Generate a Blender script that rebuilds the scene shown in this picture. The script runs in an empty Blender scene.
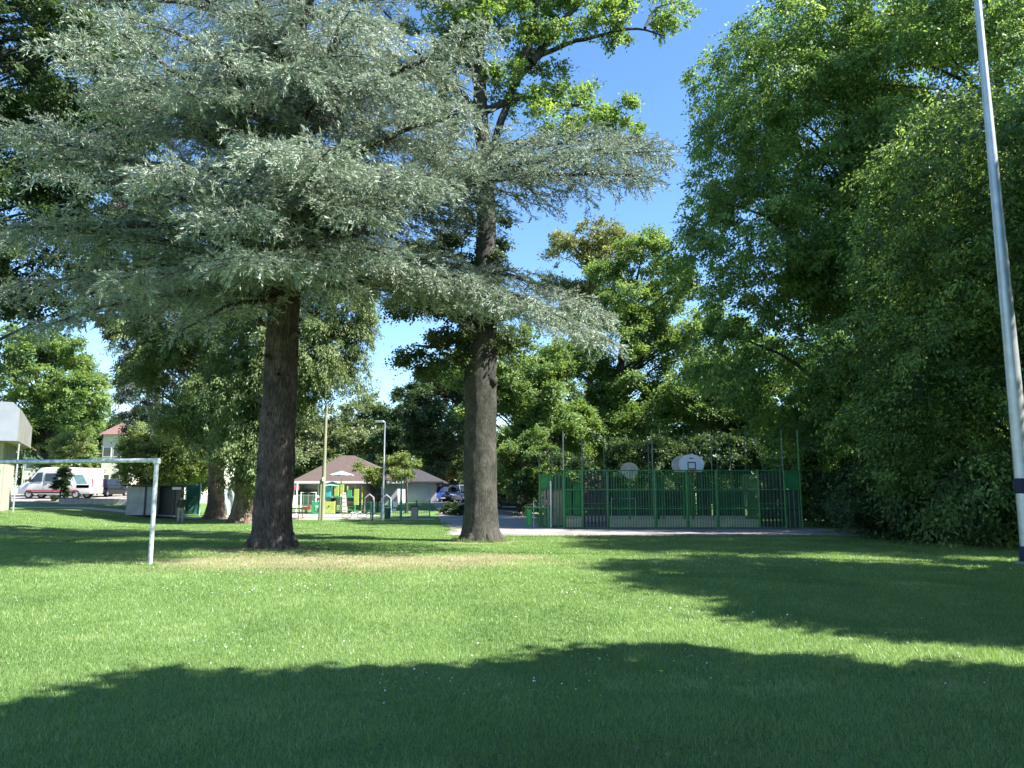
import bpy, math, random
import numpy as np
from mathutils import Vector, Matrix

random.seed(7)
C = bpy.context.scene
COL = C.collection
PI = math.pi

# ------------------------------------------------------------------ camera
EYE = 1.6
T = math.atan(112 / 768)
F = 768.0
CT, ST = math.cos(T), math.sin(T)


def ray(px, py):
    u = (px - 512) / F
    v = -(py - 384) / F
    return Vector((u, CT - v * ST, ST + v * CT))


def at(px, py, Y):
    """world point seen at a pixel of the photograph, Y metres away"""
    r = ray(px, py)
    k = Y / r.y
    return Vector((r.x * k, Y, EYE + r.z * k))


def sm(t):
    t = np.clip(t, 0, 1)
    return t * t * (3 - 2 * t)


def hgt(x, y):
    return (1.0 * sm((y - 46) / 30.0) * sm((8 - x) / 10.0)
            + 0.7 * sm((-x - 20) / 10.0) * sm((y - 26) / 18.0))


def H(x, y):
    return float(hgt(np.float64(x), np.float64(y)))


def gx(px, Y, py=520):
    return at(px, py, Y).x


def ground(px, Y):
    x = gx(px, Y)
    return Vector((x, Y, H(x, Y)))


cam = bpy.data.cameras.new('camera')
camo = bpy.data.objects.new('camera', cam)
COL.objects.link(camo)
camo.location = (0, 0, EYE)
camo.rotation_euler = (PI / 2 + T, 0, 0)
cam.sensor_width = 36
cam.lens = 27
cam.clip_end = 3000
C.camera = camo

# ------------------------------------------------------------------ light
AZ = math.radians(107)           # clockwise from the view direction
EL = math.radians(50)
sunvec = Vector((math.sin(AZ) * math.cos(EL), math.cos(AZ) * math.cos(EL), math.sin(EL)))
w = bpy.data.worlds.new('World')
C.world = w
w.use_nodes = True
nt = w.node_tree
nt.nodes.clear()
sky = nt.nodes.new('ShaderNodeTexSky')
sky.sky_type = 'NISHITA'
sky.sun_disc = False
sky.sun_elevation = EL
sky.sun_rotation = AZ
sky.altitude = 300
sky.air_density = 1.0
sky.dust_density = 0.1
sky.ozone_density = 2.5
bg = nt.nodes.new('ShaderNodeBackground')
bg.inputs['Strength'].default_value = 0.09
wo = nt.nodes.new('ShaderNodeOutputWorld')
hs = nt.nodes.new('ShaderNodeHueSaturation')
hs.inputs['Saturation'].default_value = 1.15
nt.links.new(sky.outputs[0], hs.inputs['Color'])
nt.links.new(hs.outputs[0], bg.inputs[0])
nt.links.new(bg.outputs[0], wo.inputs[0])
sl = bpy.data.lights.new('sun', 'SUN')
sl.energy = 5.0
sl.angle = math.radians(0.5)
sl.color = (1.0, 0.96, 0.88)
so = bpy.data.objects.new('sun', sl)
so.rotation_euler = sunvec.to_track_quat('Z', 'Y').to_euler()
so.location = (40, -20, 60)
COL.objects.link(so)
C.view_settings.view_transform = 'Standard'
C.view_settings.look = 'None'
C.view_settings.exposure = 1.82
C.view_settings.gamma = 1
C.view_settings.use_curve_mapping = False
cy = C.cycles
cy.max_bounces = 7
cy.diffuse_bounces = 4
cy.glossy_bounces = 2
cy.transmission_bounces = 5
cy.transparent_max_bounces = 8
cy.use_adaptive_sampling = True
cy.adaptive_threshold = 0.012


# ------------------------------------------------------------------ materials
def newmat(name):
    m = bpy.data.materials.new(name)
    m.use_nodes = True
    n = m.node_tree
    n.nodes.clear()
    return m, n, n.nodes.new('ShaderNodeOutputMaterial')


def paint(name, col, rough=0.55, metal=0.0, var=0.18, scale=6.0, bump=0.0, spec=0.4, stretch=None):
    """painted / solid surface with a little uneven tone and roughness"""
    m, n, out = newmat(name)
    p = n.nodes.new('ShaderNodeBsdfPrincipled')
    tc = n.nodes.new('ShaderNodeTexCoord')
    src = tc.outputs['Object']
    if stretch:
        mp = n.nodes.new('ShaderNodeMapping')
        mp.inputs['Scale'].default_value = stretch
        n.links.new(src, mp.inputs[0])
        src = mp.outputs[0]
    no = n.nodes.new('ShaderNodeTexNoise')
    no.inputs['Scale'].default_value = scale
    no.inputs['Detail'].default_value = 6
    n.links.new(src, no.inputs['Vector'])
    r = n.nodes.new('ShaderNodeValToRGB')
    r.color_ramp.elements[0].position = 0.3
    r.color_ramp.elements[1].position = 0.7
    r.color_ramp.elements[0].color = (*[c * (1 - var) for c in col], 1)
    r.color_ramp.elements[1].color = (*[min(1, c * (1 + var)) for c in col], 1)
    n.links.new(no.outputs['Fac'], r.inputs[0])
    n.links.new(r.outputs[0], p.inputs['Base Color'])
    p.inputs['Roughness'].default_value = rough
    p.inputs['Metallic'].default_value = metal
    p.inputs['Specular IOR Level'].default_value = spec
    if bump:
        b = n.nodes.new('ShaderNodeBump')
        b.inputs['Strength'].default_value = bump
        b.inputs['Distance'].default_value = 0.05
        n.links.new(no.outputs['Fac'], b.inputs['Height'])
        n.links.new(b.outputs[0], p.inputs['Normal'])
    n.links.new(p.outputs[0], out.inputs[0])
    return m


def leafmat(name, dark, mid, light, trans=0.4, tcol=None, rough=0.5, spec=0.35, desat=.20):
    def ds(c):
        g = .3 * c[0] + .6 * c[1] + .1 * c[2]
        return tuple(x + (g - x) * desat for x in c)
    dark, mid, light = ds(dark), ds(mid), ds(light)
    m, n, out = newmat(name)
    a = n.nodes.new('ShaderNodeAttribute')
    a.attribute_name = 'tint'
    r = n.nodes.new('ShaderNodeValToRGB')
    e = r.color_ramp.elements
    e[0].position = 0.05
    e[0].color = (*dark, 1)
    e[1].position = 0.95
    e[1].color = (*light, 1)
    k = e.new(0.5)
    k.color = (*mid, 1)
    n.links.new(a.outputs['Fac'], r.inputs[0])
    p = n.nodes.new('ShaderNodeBsdfPrincipled')
    p.inputs['Roughness'].default_value = rough
    p.inputs['Specular IOR Level'].default_value = spec
    n.links.new(r.outputs[0], p.inputs['Base Color'])
    if trans > 0:
        tr = n.nodes.new('ShaderNodeBsdfTranslucent')
        mx = n.nodes.new('ShaderNodeMix')
        mx.data_type = 'RGBA'
        mx.blend_type = 'MULTIPLY'
        mx.inputs[0].default_value = 1
        n.links.new(r.outputs[0], mx.inputs[6])
        mx.inputs[7].default_value = (*(tcol or (1.9, 1.75, 0.95)), 1)
        n.links.new(mx.outputs[2], tr.inputs[0])
        ms = n.nodes.new('ShaderNodeMixShader')
        ms.inputs[0].default_value = trans
        n.links.new(p.outputs[0], ms.inputs[1])
        n.links.new(tr.outputs[0], ms.inputs[2])
        n.links.new(ms.outputs[0], out.inputs[0])
    else:
        n.links.new(p.outputs[0], out.inputs[0])
    return m


def barkmat(name, c0, c1, sc=1.0, bump=0.9):
    m, n, out = newmat(name)
    tc = n.nodes.new('ShaderNodeTexCoord')
    mp = n.nodes.new('ShaderNodeMapping')
    mp.inputs['Scale'].default_value = (9 * sc, 9 * sc, 1.5 * sc)
    n.links.new(tc.outputs['Object'], mp.inputs[0])
    no = n.nodes.new('ShaderNodeTexNoise')
    no.inputs['Scale'].default_value = 1.6
    no.inputs['Detail'].default_value = 8
    no.inputs['Roughness'].default_value = 0.65
    no.inputs['Distortion'].default_value = 1.1
    n.links.new(mp.outputs[0], no.inputs['Vector'])
    vo = n.nodes.new('ShaderNodeTexVoronoi')
    vo.feature = 'DISTANCE_TO_EDGE'
    vo.inputs['Scale'].default_value = 1.3
    n.links.new(mp.outputs[0], vo.inputs['Vector'])
    mm = n.nodes.new('ShaderNodeMath')
    mm.operation = 'MULTIPLY_ADD'
    mm.inputs[1].default_value = 0.35
    n.links.new(vo.outputs['Distance'], mm.inputs[0])
    n.links.new(no.outputs['Fac'], mm.inputs[2])
    r = n.nodes.new('ShaderNodeValToRGB')
    r.color_ramp.elements[0].position = 0.36
    r.color_ramp.elements[1].position = 0.74
    r.color_ramp.elements[0].color = (*c0, 1)
    r.color_ramp.elements[1].color = (*c1, 1)
    n.links.new(mm.outputs[0], r.inputs[0])
    p = n.nodes.new('ShaderNodeBsdfPrincipled')
    p.inputs['Roughness'].default_value = 0.9
    p.inputs['Specular IOR Level'].default_value = 0.15
    bn = n.nodes.new('ShaderNodeTexNoise')
    bn.inputs['Scale'].default_value = 1.7
    bn.inputs['Detail'].default_value = 7
    bn.inputs['Roughness'].default_value = .7
    n.links.new(tc.outputs['Object'], bn.inputs['Vector'])
    br = n.nodes.new('ShaderNodeValToRGB')
    br.color_ramp.elements[0].position = .36
    br.color_ramp.elements[1].position = .66
    br.color_ramp.elements[0].color = (.45, .48, .50, 1)
    br.color_ramp.elements[1].color = (1.55, 1.55, 1.5, 1)
    n.links.new(bn.outputs['Fac'], br.inputs[0])
    bm_ = n.nodes.new('ShaderNodeMix')
    bm_.data_type = 'RGBA'
    bm_.blend_type = 'MULTIPLY'
    bm_.inputs[0].default_value = .85
    n.links.new(r.outputs[0], bm_.inputs[6])
    n.links.new(br.outputs[0], bm_.inputs[7])
    n.links.new(bm_.outputs[2], p.inputs['Base Color'])
    b = n.nodes.new('ShaderNodeBump')
    b.inputs['Strength'].default_value = bump
    b.inputs['Distance'].default_value = 0.06
    n.links.new(mm.outputs[0], b.inputs['Height'])
    n.links.new(b.outputs[0], p.inputs['Normal'])
    n.links.new(p.outputs[0], out.inputs[0])
    return m


M = {}
M['cedar_leaf'] = leafmat('cedar_needles', (.145, .20, .155), (.26, .325, .25), (.42, .475, .37), .17, (1.3, 1.4, 1.0), .55, .3)
M['oak_leaf'] = leafmat('oak_leaves', (0.060, 0.130, 0.027), (0.120, 0.240, 0.040), (0.253, 0.391, 0.069), .42)
M['ivy_leaf'] = leafmat('ivy_leaves', (0.030, 0.068, 0.018), (0.053, 0.105, 0.027), (0.090, 0.150, 0.045), .25)
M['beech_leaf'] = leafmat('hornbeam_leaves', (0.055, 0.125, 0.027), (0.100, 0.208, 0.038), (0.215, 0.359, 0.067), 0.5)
M['beech_shaded'] = leafmat('shaded_hornbeam_leaves', (0.031, 0.071, 0.015), (0.076, 0.158, 0.029), (0.232, 0.387, 0.073), .42)  # hornbeam leaves again, darkened so the nearest tree's shade is in the colour
M['maple_leaf'] = leafmat('maple_leaves', (0.067, 0.143, 0.030), (0.118, 0.227, 0.044), (0.232, 0.348, 0.077), .38)
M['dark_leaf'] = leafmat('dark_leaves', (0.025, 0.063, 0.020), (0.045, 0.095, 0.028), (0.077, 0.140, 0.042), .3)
M['olive_leaf'] = leafmat('olive_leaves', (.10, .13, .045), (.165, .20, .07), (.24, .27, .11), .4)
M['light_leaf'] = leafmat('light_leaves', (0.095, 0.155, 0.030), (0.155, 0.230, 0.047), (0.230, 0.304, 0.068), .38)
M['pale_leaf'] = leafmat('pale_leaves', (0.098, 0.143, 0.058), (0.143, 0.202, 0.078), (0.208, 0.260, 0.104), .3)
M['purple_leaf'] = leafmat('purple_leaves', (.03, .02, .025), (.06, .035, .045), (.10, .06, .075), .3, (1.8, 1.2, 1.4))
M['thuja_leaf'] = leafmat('thuja_sprays', (0.054, 0.101, 0.024), (0.108, 0.176, 0.041), (0.189, 0.257, 0.068), .25, (1.8, 1.8, .9))
M['blue_leaf'] = leafmat('blue_conifer', (.05, .085, .08), (.08, .12, .11), (.12, .16, .14), .15, (1.2, 1.4, 1.1))
M['cedar_bark'] = barkmat('cedar_bark', (.022, .018, .018), (.135, .115, .11), 1.6)
M['oak_bark'] = barkmat('oak_bark', (.025, .025, .022), (.115, .112, .098), 2.6)
M['thuja_bark'] = barkmat('thuja_bark', (.05, .035, .026), (.20, .15, .11), .8)
M['twig'] = paint('twig_bark', (.07, .055, .045), .9, 0, .3, 4)

# ground ------------------------------------------------------------
def groundmat():
    m, n, out = newmat('lawn_ground')
    L = n.links
    tc = n.nodes.new('ShaderNodeTexCoord')
    sep = n.nodes.new('ShaderNodeSeparateXYZ')
    L.new(tc.outputs['Object'], sep.inputs[0])

    def noise(scale, detail=5, rough=.55, vec=None, stretch=None):
        o = n.nodes.new('ShaderNodeTexNoise')
        o.inputs['Scale'].default_value = scale
        o.inputs['Detail'].default_value = detail
        o.inputs['Roughness'].default_value = rough
        if stretch:
            mp = n.nodes.new('ShaderNodeMapping')
            mp.inputs['Scale'].default_value = stretch
            L.new(tc.outputs['Object'], mp.inputs[0])
            L.new(mp.outputs[0], o.inputs['Vector'])
        else:
            L.new(tc.outputs['Object'], o.inputs['Vector'])
        return o.outputs['Fac']

    def math_(op, a, b=None, c=None, clamp=False):
        o = n.nodes.new('ShaderNodeMath')
        o.operation = op
        o.use_clamp = clamp
        for i, v in enumerate((a, b, c)):
            if v is None:
                continue
            if isinstance(v, (int, float)):
                o.inputs[i].default_value = v
            else:
                L.new(v, o.inputs[i])
        return o.outputs[0]

    def ramp(f, pts):
        r = n.nodes.new('ShaderNodeValToRGB')
        e = r.color_ramp.elements
        e[0].position, e[0].color = pts[0][0], (*pts[0][1], 1)
        e[1].position, e[1].color = pts[-1][0], (*pts[-1][1], 1)
        for p_, c_ in pts[1:-1]:
            k = e.new(p_)
            k.color = (*c_, 1)
        L.new(f, r.inputs[0])
        return r.outputs[0]

    def mix(f, a, b):
        o = n.nodes.new('ShaderNodeMix')
        o.data_type = 'RGBA'
        L.new(f, o.inputs[0])
        L.new(a, o.inputs[6])
        L.new(b, o.inputs[7])
        return o.outputs[2]

    fine = noise(14, 8, .75)
    mid = noise(.9, 6, .6)
    big = noise(.16, 3, .5)
    tuft = noise(4.5, 6, .7, stretch=(1, .35, 1))
    g = math_('ADD', math_('MULTIPLY', fine, .5), math_('MULTIPLY', mid, .3))
    g = math_('ADD', g, math_('MULTIPLY', tuft, .25))
    grass = ramp(g, [(.30, (.05, .095, .026)), (.50, (.10, .175, .052)), (.64, (.155, .23, .08)), (.78, (.23, .28, .13))])
    soil = ramp(math_('ADD', math_('MULTIPLY', fine, .6), math_('MULTIPLY', mid, .4)),
                [(.3, (.13, .105, .06)), (.55, (.26, .225, .13)), (.75, (.36, .325, .21))])
    X, Y = sep.outputs[0], sep.outputs[1]

    def blob(cx, cyy, rx, ry, e0=1.0, e1=.55, namp=.9):
        dx = math_('DIVIDE', math_('SUBTRACT', X, cx), rx)
        dy = math_('DIVIDE', math_('SUBTRACT', Y, cyy), ry)
        d = math_('SQRT', math_('ADD', math_('MULTIPLY', dx, dx), math_('MULTIPLY', dy, dy)))
        nn = math_('ADD', math_('MULTIPLY', math_('SUBTRACT', mid, .5), namp * 1.6), math_('MULTIPLY', math_('SUBTRACT', fine, .5), namp * 1.4))
        d = math_('ADD', d, nn)
        mr = n.nodes.new('ShaderNodeMapRange')
        mr.interpolation_type = 'SMOOTHSTEP'
        L.new(d, mr.inputs[0])
        mr.inputs[1].default_value = e0
        mr.inputs[2].default_value = e1
        mr.inputs[3].default_value = 0
        mr.inputs[4].default_value = 1
        return mr.outputs[0]

    bl = [blob(-4.4, 19.3, 6.8, 3.5), blob(-.9, 20.6, 2.6, 1.6), blob(-7.4, 23.6, 2.6, 2.2),
          blob(-18, 34.5, 13.5, 1.5), blob(-1.2, 27.6, 1.9, 1.7), blob(8, 29.3, 10, 1.0), blob(-22, 24.5, 7, 1.5, 1.0, .3)]
    tot = bl[0]
    for b in bl[1:]:
        tot = math_('MAXIMUM', tot, b)
    tot = math_('MULTIPLY', tot, .93)
    col = mix(tot, grass, soil)
    p = n.nodes.new('ShaderNodeBsdfPrincipled')
    p.inputs['Roughness'].default_value = .85
    p.inputs['Specular IOR Level'].default_value = .15
    L.new(col, p.inputs['Base Color'])
    b = n.nodes.new('ShaderNodeBump')
    b.inputs['Strength'].default_value = .9
    b.inputs['Distance'].default_value = .06
    L.new(g, b.inputs['Height'])
    L.new(b.outputs[0], p.inputs['Normal'])
    L.new(p.outputs[0], out.inputs[0])
    return m


def asphaltmat(name, c0, c1, leaf=True):
    m, n, out = newmat(name)
    tc = n.nodes.new('ShaderNodeTexCoord')
    a = n.nodes.new('ShaderNodeTexNoise')
    a.inputs['Scale'].default_value = 45
    a.inputs['Detail'].default_value = 4
    b = n.nodes.new('ShaderNodeTexNoise')
    b.inputs['Scale'].default_value = .6
    b.inputs['Detail'].default_value = 7
    for o in (a, b):
        n.links.new(tc.outputs['Object'], o.inputs['Vector'])
    mm = n.nodes.new('ShaderNodeMath')
    mm.operation = 'MULTIPLY_ADD'
    mm.inputs[1].default_value = .35
    n.links.new(a.outputs['Fac'], mm.inputs[0])
    n.links.new(b.outputs['Fac'], mm.inputs[2])
    r = n.nodes.new('ShaderNodeValToRGB')
    r.color_ramp.elements[0].position = .45
    r.color_ramp.elements[1].position = .95
    r.color_ramp.elements[0].color = (*c0, 1)
    r.color_ramp.elements[1].color = (*c1, 1)
    n.links.new(mm.outputs[0], r.inputs[0])
    p = n.nodes.new('ShaderNodeBsdfPrincipled')
    p.inputs['Roughness'].default_value = .85
    p.inputs['Specular IOR Level'].default_value = .25
    n.links.new(r.outputs[0], p.inputs['Base Color'])
    bu = n.nodes.new('ShaderNodeBump')
    bu.inputs['Strength'].default_value = .5
    bu.inputs['Distance'].default_value = .01
    n.links.new(a.outputs['Fac'], bu.inputs['Height'])
    n.links.new(bu.outputs[0], p.inputs['Normal'])
    n.links.new(p.outputs[0], out.inputs[0])
    return m


def tilemat(name, c0, c1):
    m, n, out = newmat(name)
    tc = n.nodes.new('ShaderNodeTexCoord')
    wv = n.nodes.new('ShaderNodeTexWave')
    wv.bands_direction = 'Z'
    wv.inputs['Scale'].default_value = 2.6
    wv.inputs['Distortion'].default_value = .4
    no = n.nodes.new('ShaderNodeTexNoise')
    no.inputs['Scale'].default_value = 3
    no.inputs['Detail'].default_value = 8
    n.links.new(tc.outputs['Object'], wv.inputs[0])
    n.links.new(tc.outputs['Object'], no.inputs['Vector'])
    r = n.nodes.new('ShaderNodeValToRGB')
    r.color_ramp.elements[0].color = (*c0, 1)
    r.color_ramp.elements[1].color = (*c1, 1)
    mm = n.nodes.new('ShaderNodeMath')
    mm.operation = 'MULTIPLY_ADD'
    mm.inputs[1].default_value = .25
    n.links.new(wv.outputs['Fac'], mm.inputs[0])
    n.links.new(no.outputs['Fac'], mm.inputs[2])
    n.links.new(mm.outputs[0], r.inputs[0])
    p = n.nodes.new('ShaderNodeBsdfPrincipled')
    p.inputs['Roughness'].default_value = .8
    n.links.new(r.outputs[0], p.inputs['Base Color'])
    n.links.new(p.outputs[0], out.inputs[0])
    return m


def glassmat(name, col=(.02, .025, .03)):
    m, n, out = newmat(name)
    p = n.nodes.new('ShaderNodeBsdfPrincipled')
    p.inputs['Base Color'].default_value = (*col, 1)
    p.inputs['Roughness'].default_value = .08
    p.inputs['Specular IOR Level'].default_value = .7
    n.links.new(p.outputs[0], out.inputs[0])
    return m


M['lawn'] = groundmat()
M['asphalt'] = asphaltmat('path_asphalt', (.17, .15, .14), (.33, .30, .29))
M['court'] = asphaltmat('court_asphalt', (.12, .12, .12), (.22, .22, .21))
M['gravel'] = asphaltmat('playground_gravel', (.30, .25, .21), (.50, .44, .38))
M['kerb'] = paint('kerb_concrete', (.45, .43, .40), .85, 0, .15, 5)
M['galv'] = paint('galvanised_steel', (.50, .53, .57), .42, .55, .14, 3.5)
M['goal'] = paint('goal_worn_paint', (.46, .49, .53), .45, .25, .4, 9)
M['blue_pad'] = paint('navy_pad_cloth', (.012, .016, .055), .65, 0, .25, 5)
M['cage'] = paint('cage_green_steel', (.048, .205, .072), .4, .1, .25, 5)
M['net_post'] = paint('net_post_paint', (.16, .20, .19), .5, .1, .2, 5)
M['screen_green'] = paint('screen_green', (.10, .30, .25), .5, 0, .2, 4)
M['van_teal'] = paint('van_faded_teal', (.16, .30, .31), .4, 0, .2, 5)
M['cage_dark'] = paint('cage_dark_slats', (.022, .026, .034), .5, 0, .3, 4)
M['cage_panel'] = paint('cage_green_panel', (.03, .22, .07), .55, 0, .2, 3)
M['cage_bright'] = paint('cage_bright_panel', (.05, .42, .10), .5, 0, .2, 3)
M['cage_deep'] = paint('cage_deep_panel', (.018, .10, .06), .55, 0, .2, 3)
M['board'] = paint('kick_board', (.46, .47, .35), .75, 0, .2, 3, stretch=(1, 1, 6))
M['slat_wood'] = paint('weathered_slats', (.27, .26, .20), .8, 0, .25, 3, stretch=(6, 6, .6))
M['white'] = paint('white_paint', (.78, .79, .80), .45, 0, .06, 3)
M['backboard'] = paint('backboard_white', (.62, .72, .85), .45, 0, .05, 3)
M['board_back'] = paint('backboard_rear', (.46, .45, .40), .6, 0, .25, 2.2)
M['black'] = paint('black_paint', (.015, .015, .017), .45, 0, .2, 4)
M['red'] = paint('red_paint', (.36, .05, .06), .4, 0, .15, 4)
M['rim'] = paint('hoop_orange', (.52, .10, .05), .45, 0, .15, 4)
M['pink'] = paint('pink_panel', (.58, .10, .20), .5, 0, .1, 3)
M['lime'] = paint('lime_panel', (.36, .46, .12), .5, 0, .12, 3)
M['teal'] = paint('teal_panel', (.06, .42, .45), .5, 0, .12, 3)
M['mint'] = paint('mint_roof', (.30, .54, .48), .5, 0, .1, 3)
M['pgreen'] = paint('play_green', (.04, .30, .13), .5, 0, .15, 3)
M['rose'] = paint('rose_climb', (.48, .33, .33), .6, 0, .15, 3)
M['fence_green'] = paint('fence_green', (.03, .20, .14), .45, .05, .2, 5)
M['bin_green'] = paint('bin_green', (.02, .10, .075), .5, 0, .2, 5)
M['bin_wood'] = paint('bin_wood', (.34, .28, .24), .8, 0, .25, 3, stretch=(8, 8, .6))
M['pole_wood'] = paint('pole_wood', (.25, .26, .17), .8, 0, .22, 3, stretch=(8, 8, .4))
M['cream'] = paint('cream_render', (.42, .385, .31), .85, 0, .12, 1.2, .1)
M['soffit'] = paint('soffit_board', (.52, .44, .31), .8, 0, .12, 2)
M['fascia'] = paint('blue_grey_cladding', (.27, .30, .36), .5, .1, .08, 1.5)
M['corrugated'] = paint('corrugated_sheet', (.22, .23, .21), .5, .25, .25, 2.5, stretch=(1, 1, .3))
M['grey_wall'] = paint('grey_render', (.36, .37, .38), .85, 0, .12, 1.0, .1)
M['blue_wall'] = paint('slate_blue_render', (.27, .33, .44), .85, 0, .1, 1.0, .1)
M['house_wall'] = paint('house_render', (.62, .57, .50), .85, 0, .1, 1.0, .1)
M['roof_red'] = tilemat('red_tiles', (.10, .05, .042), (.21, .115, .10))
M['roof_rust'] = tilemat('rust_tiles', (.055, .037, .032), (.105, .072, .062))
M['roof_dark'] = tilemat('dark_tiles', (.02, .02, .022), (.05, .046, .05))
M['brick'] = tilemat('chimney_brick', (.30, .17, .13), (.45, .28, .22))
M['glass'] = glassmat('window_glass')
M['car_glass'] = glassmat('car_glass', (.015, .02, .025))
M['car_blue'] = paint('car_paint_blue', (.02, .05, .24), .22, .2, .05, 2, 0, .6)
M['car_dark'] = paint('car_paint_dark', (.02, .022, .026), .22, .2, .05, 2, 0, .6)
M['car_silver'] = paint('car_paint_silver', (.48, .50, .53), .25, .5, .05, 2, 0, .6)
M['car_olive'] = paint('car_paint_grey', (.09, .10, .085), .25, .2, .05, 2, 0, .6)
M['van_white'] = paint('van_paint_white', (.56, .57, .59), .28, 0, .04, 2, 0, .6)
M['tyre'] = paint('tyre_rubber', (.018, .018, .018), .85, 0, .2, 8)
M['rimsilver'] = paint('wheel_rim', (.42, .43, .45), .35, .6, .1, 6)
M['lamp_glass'] = paint('headlamp', (.70, .72, .72), .15, 0, .05, 6)
M['tail'] = paint('tail_lamp', (.35, .02, .02), .25, 0, .1, 6)
M['skin'] = paint('skin', (.30, .18, .12), .6, 0, .1, 8)
M['shirt'] = paint('dark_top', (.045, .038, .042), .85, 0, .2, 8)
M['trousers'] = paint('grey_trousers', (.26, .25, .26), .85, 0, .15, 8)
M['hair'] = paint('dark_hair', (.012, .010, .010), .6, 0, .2, 10)
M['shoe'] = paint('shoe', (.04, .04, .045), .7, 0, .2, 10)
M['shed'] = paint('grey_shed_panel', (.30, .33, .36), .6, .1, .18, 2)
M['tarp'] = paint('pale_tarpaulin', (.55, .66, .72), .6, 0, .12, 2)
M['daisy'] = paint('daisy_white', (.80, .80, .76), .7, 0, .05, 3)
M['dandelion'] = paint('dandelion_yellow', (.75, .60, .02), .7, 0, .1, 3)
M['rock'] = paint('dark_boulder', (.03, .032, .028), .9, 0, .4, 3, .6)


# ------------------------------------------------------------------ object helpers
def tag(o, label=None, cat=None, group=None, kind=None):
    if label:
        o['label'] = label
    if cat:
        o['category'] = cat
    if group:
        o['group'] = group
    if kind:
        o['kind'] = kind
    return o


def thing(name, loc, label, cat, rz=0.0, group=None):
    o = bpy.data.objects.new(name, None)
    o.empty_display_size = .2
    COL.objects.link(o)
    o.location = loc
    o.rotation_euler = (0, 0, rz)
    return tag(o, label, cat, group)


def link(name, me, mat, parent=None, loc=None, rot=None):
    if mat is not None:
        me.materials.append(mat)
    o = bpy.data.objects.new(name, me)
    COL.objects.link(o)
    if parent is not None:
        o.parent = parent
    if loc is not None:
        o.location = loc
    if rot is not None:
        o.rotation_euler = rot
    return o


def copy_tree(o, parent=None):
    c = o.copy()
    COL.objects.link(c)
    if parent is not None:
        c.parent = parent
    for ch in list(o.children):
        copy_tree(ch, c)
    return c


class MB:
    def __init__(s):
        s.v = []
        s.f = []

    def add(s, vs, fs):
        b = len(s.v)
        s.v += [tuple(v) for v in vs]
        s.f += [tuple(i + b for i in f) for f in fs]
        return s

    def box(s, c, d, rz=0.0, ch=0.0):
        """box with optional chamfered vertical corners"""
        cx, cyy, cz = c
        dx, dy, dz = d[0] / 2, d[1] / 2, d[2] / 2
        if ch > 0:
            pts = [(-dx + ch, -dy), (dx - ch, -dy), (dx, -dy + ch), (dx, dy - ch), (dx - ch, dy), (-dx + ch, dy), (-dx, dy - ch), (-dx, -dy + ch)]
        else:
            pts = [(-dx, -dy), (dx, -dy), (dx, dy), (-dx, dy)]
        ca, sa = math.cos(rz), math.sin(rz)
        pts = [(cx + x * ca - y * sa, cyy + x * sa + y * ca) for x, y in pts]
        n = len(pts)
        vs = [(x, y, cz - dz) for x, y in pts] + [(x, y, cz + dz) for x, y in pts]
        fs = [tuple(range(n - 1, -1, -1)), tuple(range(n, 2 * n))]
        fs += [(i, (i + 1) % n, n + (i + 1) % n, n + i) for i in range(n)]
        return s.add(vs, fs)

    def tube(s, pts, rad, n=8, cap=True):
        pts = [Vector(p) for p in pts]
        if not isinstance(rad, (list, tuple)):
            rad = [rad] * len(pts)
        vs, fs = [], []
        up = None
        for i, p in enumerate(pts):
            a = pts[max(i - 1, 0)]
            b = pts[min(i + 1, len(pts) - 1)]
            t = (b - a).normalized()
            if up is None:
                up = Vector((1, 0, 0)) if abs(t.x) < .8 else Vector((0, 1, 0))
            x = (up - t * up.dot(t)).normalized()
            up = x
            y = t.cross(x)
            for k in range(n):
                an = 2 * PI * k / n
                vs.append(p + (x * math.cos(an) + y * math.sin(an)) * rad[i])
        for i in range(len(pts) - 1):
            for k in range(n):
                fs.append((i * n + k, i * n + (k + 1) % n, (i + 1) * n + (k + 1) % n, (i + 1) * n + k))
        if cap:
            fs.append(tuple(range(n - 1, -1, -1)))
            fs.append(tuple(range((len(pts) - 1) * n, len(pts) * n)))
        return s.add(vs, fs)

    def extrude(s, outline, axis, a, b):
        """extrude a 2D outline along x, y or z from a to b"""
        def P(u, v, w_):
            return {'x': (w_, u, v), 'y': (u, w_, v), 'z': (u, v, w_)}[axis]
        n = len(outline)
        vs = [P(u, v, a) for u, v in outline] + [P(u, v, b) for u, v in outline]
        fs = [tuple(range(n)), tuple(range(2 * n - 1, n - 1, -1))]
        fs += [(i, n + i, n + (i + 1) % n, (i + 1) % n) for i in range(n)]
        return s.add(vs, fs)

    def mesh(s, name, smooth=False):
        me = bpy.data.meshes.new(name)
        me.from_pydata(s.v, [], s.f)
        me.validate()
        import bmesh
        bm = bmesh.new()
        bm.from_mesh(me)
        bmesh.ops.recalc_face_normals(bm, faces=bm.faces)
        bm.to_mesh(me)
        bm.free()
        if smooth:
            me.polygons.foreach_set('use_smooth', [True] * len(me.polygons))
            me.set_sharp_from_angle(angle=math.radians(40))
        me.update()
        return me

    def build(s, name, mat, parent=None, smooth=False, bevel=0.0, loc=None, rot=None):
        o = link(name, s.mesh(name, smooth), mat, parent, loc, rot)
        if bevel > 0:
            b = o.modifiers.new('bevel', 'BEVEL')
            b.width = bevel
            b.segments = 2
            b.limit_method = 'ANGLE'
        return o


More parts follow.
